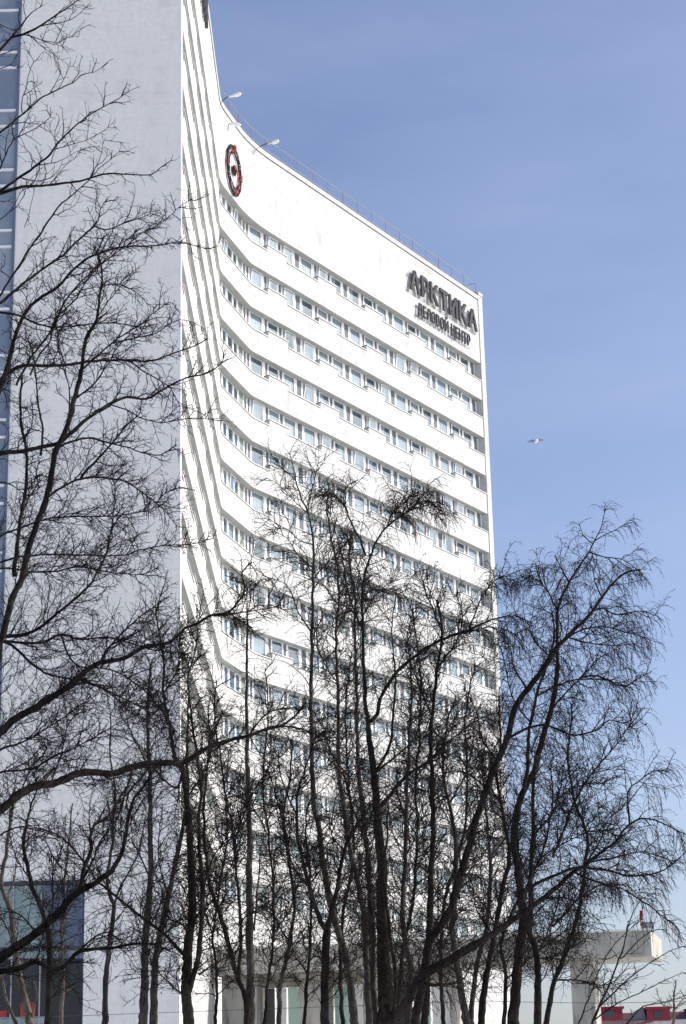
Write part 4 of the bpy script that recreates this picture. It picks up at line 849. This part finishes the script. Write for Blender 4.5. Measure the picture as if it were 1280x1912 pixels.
T('dark leaning trunk just left of the thick birch', 'tree', 43, 'alder', 'bark_dark',
  (13, 3, [(898, 1912), (905, 1841), (922, 1748), (939, 1660), (950, 1590), (935, 1501), (928, 1445), (935, 1380), (930, 1300)]), [(4, 1.4, [(935, 1501), (905, 1450), (895, 1400)]), (4, 1.4, [(922, 1748), (890, 1700), (880, 1640)])], 128)
T('slim grey trunk between the leaning trunk and the wavy one', 'tree', 52, 'alder', 'bark_grey',
  (10, 3, [(880, 1912), (886, 1830), (900, 1760), (912, 1700), (915, 1600), (905, 1500), (900, 1420)]), [(4, 1.4, [(915, 1600), (945, 1560), (965, 1500)])], 129)
T('grey stem low in the centre between the split tree and the larch', 'tree', 54, 'alder', 'bark_grey',
  (9, 3, [(520, 1912), (524, 1840), (540, 1760), (548, 1680), (538, 1600), (530, 1530), (540, 1450), (545, 1380)]), [(3, 1.3, [(540, 1760), (515, 1720), (500, 1680)])], 130)
T('grey stem right of the centre birch, half hidden by its boughs', 'tree', 55, 'alder', 'bark_grey',
  (12, 3, [(760, 1912), (766, 1820), (752, 1720), (756, 1600), (758, 1500), (762, 1400), (768, 1300), (765, 1220)]), [(4, 1.4, [(756, 1600), (780, 1550), (790, 1500)]), (4, 1.4, [(762, 1400), (785, 1350), (795, 1300)])], 131)
T('low twiggy thicket stem between the larch and the wall corner', 'tree', 49, 'alder', 'bark_dark',
  (6, 2, [(402, 1912), (404, 1830), (398, 1750), (410, 1650), (425, 1560), (420, 1480)]), [(3, 1.3, [(398, 1750), (380, 1700), (365, 1650)]), (3, 1.3, [(410, 1650), (440, 1600), (450, 1540)])], 141)
T('dark twiggy stem filling the gap right of the larch', 'tree', 51, 'alder', 'bark_dark',
  (6, 2, [(492, 1912), (500, 1830), (512, 1740), (508, 1640), (500, 1560), (490, 1450), (500, 1330), (495, 1250)]), [(3, 1.3, [(512, 1740), (540, 1700), (560, 1640)]), (3, 1.3, [(500, 1560), (470, 1500), (440, 1450)])], 142)
T('slim dark stem just right of the two-armed tree', 'tree', 53, 'alder', 'bark_dark',
  (8, 2, [(640, 1912), (636, 1800), (642, 1700), (660, 1580), (650, 1450), (645, 1330), (655, 1220)]), [(3, 1.3, [(660, 1580), (690, 1530), (700, 1460)]), (3, 1.3, [(650, 1450), (615, 1400), (600, 1340)])], 143)
T('slim dark stem before the window bands left of the tall dark tree', 'tree', 56, 'alder', 'bark_dark',
  (8, 2, [(742, 1912), (748, 1800), (770, 1680), (778, 1560), (776, 1450), (785, 1330), (780, 1220), (770, 1140)]), [(3, 1.3, [(778, 1560), (745, 1500), (740, 1430)]), (3, 1.3, [(776, 1450), (820, 1400), (850, 1340)])], 144)
T('slim dark stem close to the lower right corner of the facade', 'tree', 57, 'alder', 'bark_dark',
  (8, 2, [(828, 1912), (822, 1800), (830, 1680), (865, 1560), (872, 1450), (868, 1350), (885, 1240)]), [(3, 1.3, [(865, 1560), (900, 1500), (905, 1430)]), (3, 1.3, [(830, 1680), (800, 1640), (790, 1570)])], 145)
T('low dark tree under the right birch crown, behind the canopy pillar', 'tree', 50, 'alder', 'bark_dark',
  (8, 2, [(940, 1912), (944, 1830), (940, 1740), (1010, 1600), (1030, 1500), (1028, 1420)]), [(3, 1.3, [(944, 1830), (1000, 1780), (1050, 1740), (1100, 1720)]), (3, 1.3, [(1010, 1600), (1060, 1570), (1120, 1550), (1170, 1570)]), (3, 1.3, [(1030, 1500), (1070, 1470), (1130, 1460)])], 146)
T('low brownish bush-like tree in the bottom right corner before the red dormers', 'tree', 120, 'larch', 'bark_tan',
  (6, 2, [(1256, 1912), (1257, 1880), (1260, 1850), (1262, 1830)]), [(2.5, 1, [(1256, 1900), (1235, 1870), (1225, 1850)]), (2.5, 1, [(1257, 1890), (1280, 1860), (1290, 1840)])], 132, twig='twig_tan', short=0.35)
M['twig_tan'] = mat('reddish_tan_twig', (0.20, 0.11, 0.075), 0.95, spec=0.1)

def catmull(pts, step):
    out = []; n = len(pts)
    for i in range(n - 1):
        p0 = pts[max(i - 1, 0)]; p1 = pts[i]; p2 = pts[i + 1]; p3 = pts[min(i + 2, n - 1)]
        L = math.hypot(p2[0] - p1[0], p2[1] - p1[1]); m = max(1, int(L / step))
        for j in range(m):
            t = j / m; t2 = t * t; t3 = t2 * t
            out.append(tuple(0.5 * ((2 * p1[c]) + (-p0[c] + p2[c]) * t + (2 * p0[c] - 5 * p1[c] + 4 * p2[c] - p3[c]) * t2 + (-p0[c] + 3 * p1[c] - 3 * p2[c] + p3[c]) * t3) for c in (0, 1)))
    out.append(tuple(pts[-1])); return out
class Tubes:
    def __init__(s): s.P = []; s.Rr = []; s.st = []
    def add(s, pts, rad): s.st.append((len(s.P), len(pts))); s.P.extend(pts); s.Rr.extend(rad)
    def mesh(s, name, k, m, smooth):
        P = np.array(s.P, dtype=np.float64); Rd = np.array(s.Rr); N = len(P)
        first = np.zeros(N, bool); last = np.zeros(N, bool)
        for a_, l in s.st: first[a_] = True; last[a_ + l - 1] = True
        nx = np.roll(P, -1, 0); pv = np.roll(P, 1, 0); nx[last] = P[last]; pv[first] = P[first]
        Tn = nx - pv; Tn /= np.maximum(np.linalg.norm(Tn, axis=1, keepdims=True), 1e-9)
        ref = np.array([0.31, 0.62, 0.72]); A_ = np.cross(Tn, ref); A_ /= np.maximum(np.linalg.norm(A_, axis=1, keepdims=True), 1e-9); B_ = np.cross(Tn, A_)
        ang = np.arange(k) * 2 * np.pi / k
        V = P[:, None, :] + Rd[:, None, None] * (np.cos(ang)[None, :, None] * A_[:, None, :] + np.sin(ang)[None, :, None] * B_[:, None, :])
        idx = np.nonzero(~last)[0]; q = np.arange(k); q2 = (q + 1) % k
        F = np.stack([idx[:, None] * k + q, idx[:, None] * k + q2, (idx[:, None] + 1) * k + q2, (idx[:, None] + 1) * k + q], axis=2).reshape(-1, 4)
        me = bpy.data.meshes.new(name); me.vertices.add(N * k); me.vertices.foreach_set('co', V.reshape(-1).astype(np.float32))
        me.loops.add(F.size); me.loops.foreach_set('vertex_index', F.reshape(-1).astype(np.int32)); me.polygons.add(len(F))
        me.polygons.foreach_set('loop_start', np.arange(0, F.size, 4, dtype=np.int32)); me.polygons.foreach_set('use_smooth', np.full(len(F), smooth))
        me.update(calc_edges=True); me.materials.append(m); s.tris = len(F) * 2; return me
TOT = [0]
def build_tree(label, cat, D, style, bk, trunk, limbs, seed, kw):
    st = ST[style]; rg = random.Random(seed); G = rg.gauss; U = rg.uniform
    k = D * 1.06 / FPX                                # metres per photo pixel at this distance
    sparse = kw.get('sparse', 1.0); short = kw.get('short', 1.0)
    nodes = []                                        # (u, v, depth) of everything already traced
    all_limbs = []
    def depth_at(u, v):
        if not nodes: return D
        b_ = min(nodes, key=lambda q: (q[0] - u) ** 2 + (q[1] - v) ** 2); return b_[2]
    def make(w0, w1, pts, istrunk):
        pp = catmull(pts, 9); d = depth_at(*pts[0]); slope = 0 if istrunk else rg.choice((-1, 1)) * U(0.15, 0.75)
        n = len(pp); acc = 0; out = []; dd = 0; wob = 0; ju = jv = 0
        for j, (u, v) in enumerate(pp):
            if j: acc += math.hypot(u - pp[j - 1][0], v - pp[j - 1][1])
            wob += G(0, 0.8) * k; dep = d + slope * acc * k + wob
            ju = ju * .6 + G(0, 0.9); jv = jv * .6 + G(0, 0.6)
            t = j / max(1, n - 1); w = w0 + (w1 - w0) * t ** 0.85
            uu, vv = (u + ju * .8, v + jv * .8) if 0 < j else (u, v)
            p = at(uu, vv, dep); nodes.append((u, v, dep))
            kk = dep * 1.06 / FPX
            out.append((p, max(w * (1 + G(0, .05)), .6) * .5 * kk))
        if istrunk:
            g0 = out[0][0]; out = [(Vector((g0.x - .03, g0.y, -0.05)), out[0][1] * 1.6), (Vector((g0.x - .01, g0.y, 0.5)), out[0][1] * 1.25), (Vector((g0.x, g0.y, g0.z * .55)), out[0][1] * 1.08)] + out
        return out
    tr = make(*trunk[:3], True); lb = [(make(l[0], l[1], l[2], False), l) for l in limbs]
    root = empty('bare_tree', (tr[0][0].x, tr[0][0].y, 0)); tag(root, label, cat, 'bare trees standing in front of the tower')
    org = root.location
    loc = lambda p: (p.x - org.x, p.y - org.y, p.z)
    tb = Tubes(); tb.add([loc(p) for p, r in tr], [r for p, r in tr]); o = link('trunk', tb.mesh('trunk', 9, M[bk], True), root); TOT[0] += tb.tris
    for ln, l in lb:
        tb = Tubes(); tb.add([loc(p) for p, r in ln], [r for p, r in ln]); o = link('limb', tb.mesh('limb', 7 if l[0] > 6 else 5, M[bk], True), root); TOT[0] += tb.tris
    # twigs -------------------------------------------------
    T1 = Tubes(); T2 = Tubes(); seeds = []
    up_, droop, kink = st['up'], st['droop'], st['kink']
    sqrt = math.sqrt
    def grow(px, py, pz, dx, dy, dz, Lpx, w0, w1, lev):
        seg_ = (11, 8, 5)[lev - 1]; n = max(2, int(Lpx / seg_ + .5)); sl_ = Lpx / n * k
        pts = [(px, py, pz)]; dirs = [(dx, dy, dz)]; kk = kink * (1, .9, .8)[lev - 1]
        for j in range(n):
            tt = (j + 1) / n
            g = up_ if lev < 2 else up_ * .5
            if droop and lev >= 2: g = -droop * (1.0 + tt)
            elif droop and lev == 1: g = up_ - droop * .55 * tt
            dx += G(0, kk); dy += G(0, kk); dz += G(0, kk) + g
            l = 1 / sqrt(dx * dx + dy * dy + dz * dz + 1e-9); dx *= l; dy *= l; dz *= l
            px += dx * sl_; py += dy * sl_; pz += dz * sl_
            pts.append((px, py, pz)); dirs.append((dx, dy, dz))
        m = n + 1; rad = [(w0 + (w1 - w0) * j / n) * .5 * k for j in range(m)]
        (T1 if lev == 1 else T2).add(pts, rad)
        return pts, dirs
    def side(dx, dy, dz, a0, a1, flat=False):
        # unit vector at an angle a to d
        while True:
            x, y, z = G(0, 1), G(0, 1), G(0, .15 if flat else .9)
            q = x * dx + y * dy + z * dz; x -= q * dx; y -= q * dy; z -= q * dz; l = sqrt(x * x + y * y + z * z)
            if l > .2: break
        a = U(a0, a1); c, s_ = math.cos(a), math.sin(a) / l
        return dx * c + x * s_, dy * c + y * s_, dz * c + z * s_
    def kids(pts, dirs, Lpx, lev, t0, lscale):
        sp = st['s%d' % lev] / (sparse if lev == 1 else sqrt(sparse)); L_ = st['l%d' % lev] * short
        n = Lpx * (1 - t0) / sp; n = int(n) + (1 if rg.random() < n - int(n) else 0); mm = len(pts) - 1
        for q in range(n):
            t = t0 + (1 - t0) * (q + U(0, 1)) / max(n, 1); f = t * mm; j = min(int(f), mm - 1); f -= j
            a_, b_ = pts[j], pts[j + 1]; p = (a_[0] + (b_[0] - a_[0]) * f, a_[1] + (b_[1] - a_[1]) * f, a_[2] + (b_[2] - a_[2]) * f)
            d_ = dirs[j]; ln_ = L_ * U(.35, 1.15) * (1.12 - .72 * t) * lscale
            if ln_ < 3: continue
            yield p, side(*d_, .5, 1.15), ln_
    def sprout2(pts, dirs, Lpx):
        for p, d_, ln_ in kids(pts, dirs, Lpx, 2, .12, min(1, Lpx / 60 + .4)):
            p2, d2 = grow(*p, *d_, ln_, st['px'] * .50, .48, 2)
            for p3_, d3, l3 in kids(p2, d2, ln_, 3, .15, 1):
                e, _ = grow(*p3_, *d3, l3, .62, .38, 3)
                if rg.random() < st['seed']: seeds.append(e[-1])
            if rg.random() < st['seed']: seeds.append(p2[-1])
    horiz = kw.get('horiz', False)
    for ln, l in [(tr[3:], trunk)] + lb:
        bare = len(l) > 3 and l[3] == 'bare'; dense = len(l) > 3 and l[3] == 'dense'
        P_ = [loc(p) for p, r in ln]; n = len(P_)
        if n < 3: continue
        Dn = []
        for j in range(n):
            a_, b_ = ln[max(j - 1, 0)][0], ln[min(j + 1, n - 1)][0]; v = (b_ - a_).normalized(); Dn.append((v.x, v.y, v.z))
        Lpx = sum((ln[j + 1][0] - ln[j][0]).length for j in range(n - 1)) / k
        istr = l is trunk
        sc = .55 if bare else 1.0
        t0 = .10
        it = list(kids(P_, Dn, Lpx, 1, t0, 1)) if not bare else [(a_, b_, c_ * .3) for a_, b_, c_ in kids(P_, Dn, Lpx, 1, .2, 1)]
        if dense: it += [(a_, b_, c_ * .6) for q_ in range(3) for a_, b_, c_ in kids(P_, Dn, Lpx, 1, .1, 1)]
        for p, d_, ln_ in it:
            if horiz:
                a_ = U(0, 2 * math.pi); d_ = (math.cos(a_), math.sin(a_), U(-.1, .2))
            p1, d1 = grow(*p, *d_, ln_, min(st['px'] * U(.7, 1.3), l[0] * .7), .8, 1)
            sprout2(p1, d1, ln_)
        # direct twigs on the limb and its tip
        sprout2(P_[n // 2:], Dn[n // 2:], Lpx * .5 * (.4 if bare else 1))
    tm = T1.mesh('branchlets', 4, M[bk if bk != 'bark_tan' else 'bark_tan'], False); TOT[0] += T1.tris
    o = link('branchlets', tm, root); o['kind'] = 'stuff'
    tw = kw.get('twig', 'twig_brown' if style in ('larch', 'birch') else 'twig_dark'); tw = 'bark_tan' if bk == 'bark_tan' and 'twig' not in kw else tw
    tm = T2.mesh('twigs', 3, M[tw], False); TOT[0] += T2.tris; o = link('twigs', tm, root); o['kind'] = 'stuff'
    if seeds:
        Sd = np.array(seeds); r_ = np.array([U(0.9, 2.0) * (.8 if style == 'larch' else 1) * k * .62 for _ in seeds]); n = len(Sd)
        base = np.array([(1, 0, 0), (0, 1, 0), (-1, 0, 0), (0, -1, 0), (0, 0, .9), (0, 0, -1.5)]); V = Sd[:, None, :] + base[None] * r_[:, None, None]
        V = V + np.random.RandomState(seed).normal(0, .25, V.shape) * r_[:, None, None]
        f = np.array([(0, 1, 4), (1, 2, 4), (2, 3, 4), (3, 0, 4), (1, 0, 5), (2, 1, 5), (3, 2, 5), (0, 3, 5)]); F = (np.arange(n)[:, None, None] * 6 + f[None]).reshape(-1, 3)
        me = bpy.data.meshes.new('catkins'); me.vertices.add(n * 6); me.vertices.foreach_set('co', V.reshape(-1).astype(np.float32)); me.loops.add(F.size); me.loops.foreach_set('vertex_index', F.reshape(-1).astype(np.int32))
        me.polygons.add(len(F)); me.polygons.foreach_set('loop_start', np.arange(0, F.size, 3, dtype=np.int32)); me.update(calc_edges=True); me.materials.append(M['seed_brown' if style == 'larch' else 'seed'])
        o = link('seed_clusters', me, root); o['kind'] = 'stuff'; TOT[0] += len(F)
for a_ in TR: build_tree(*a_)
print('TREE TRIS', TOT[0])
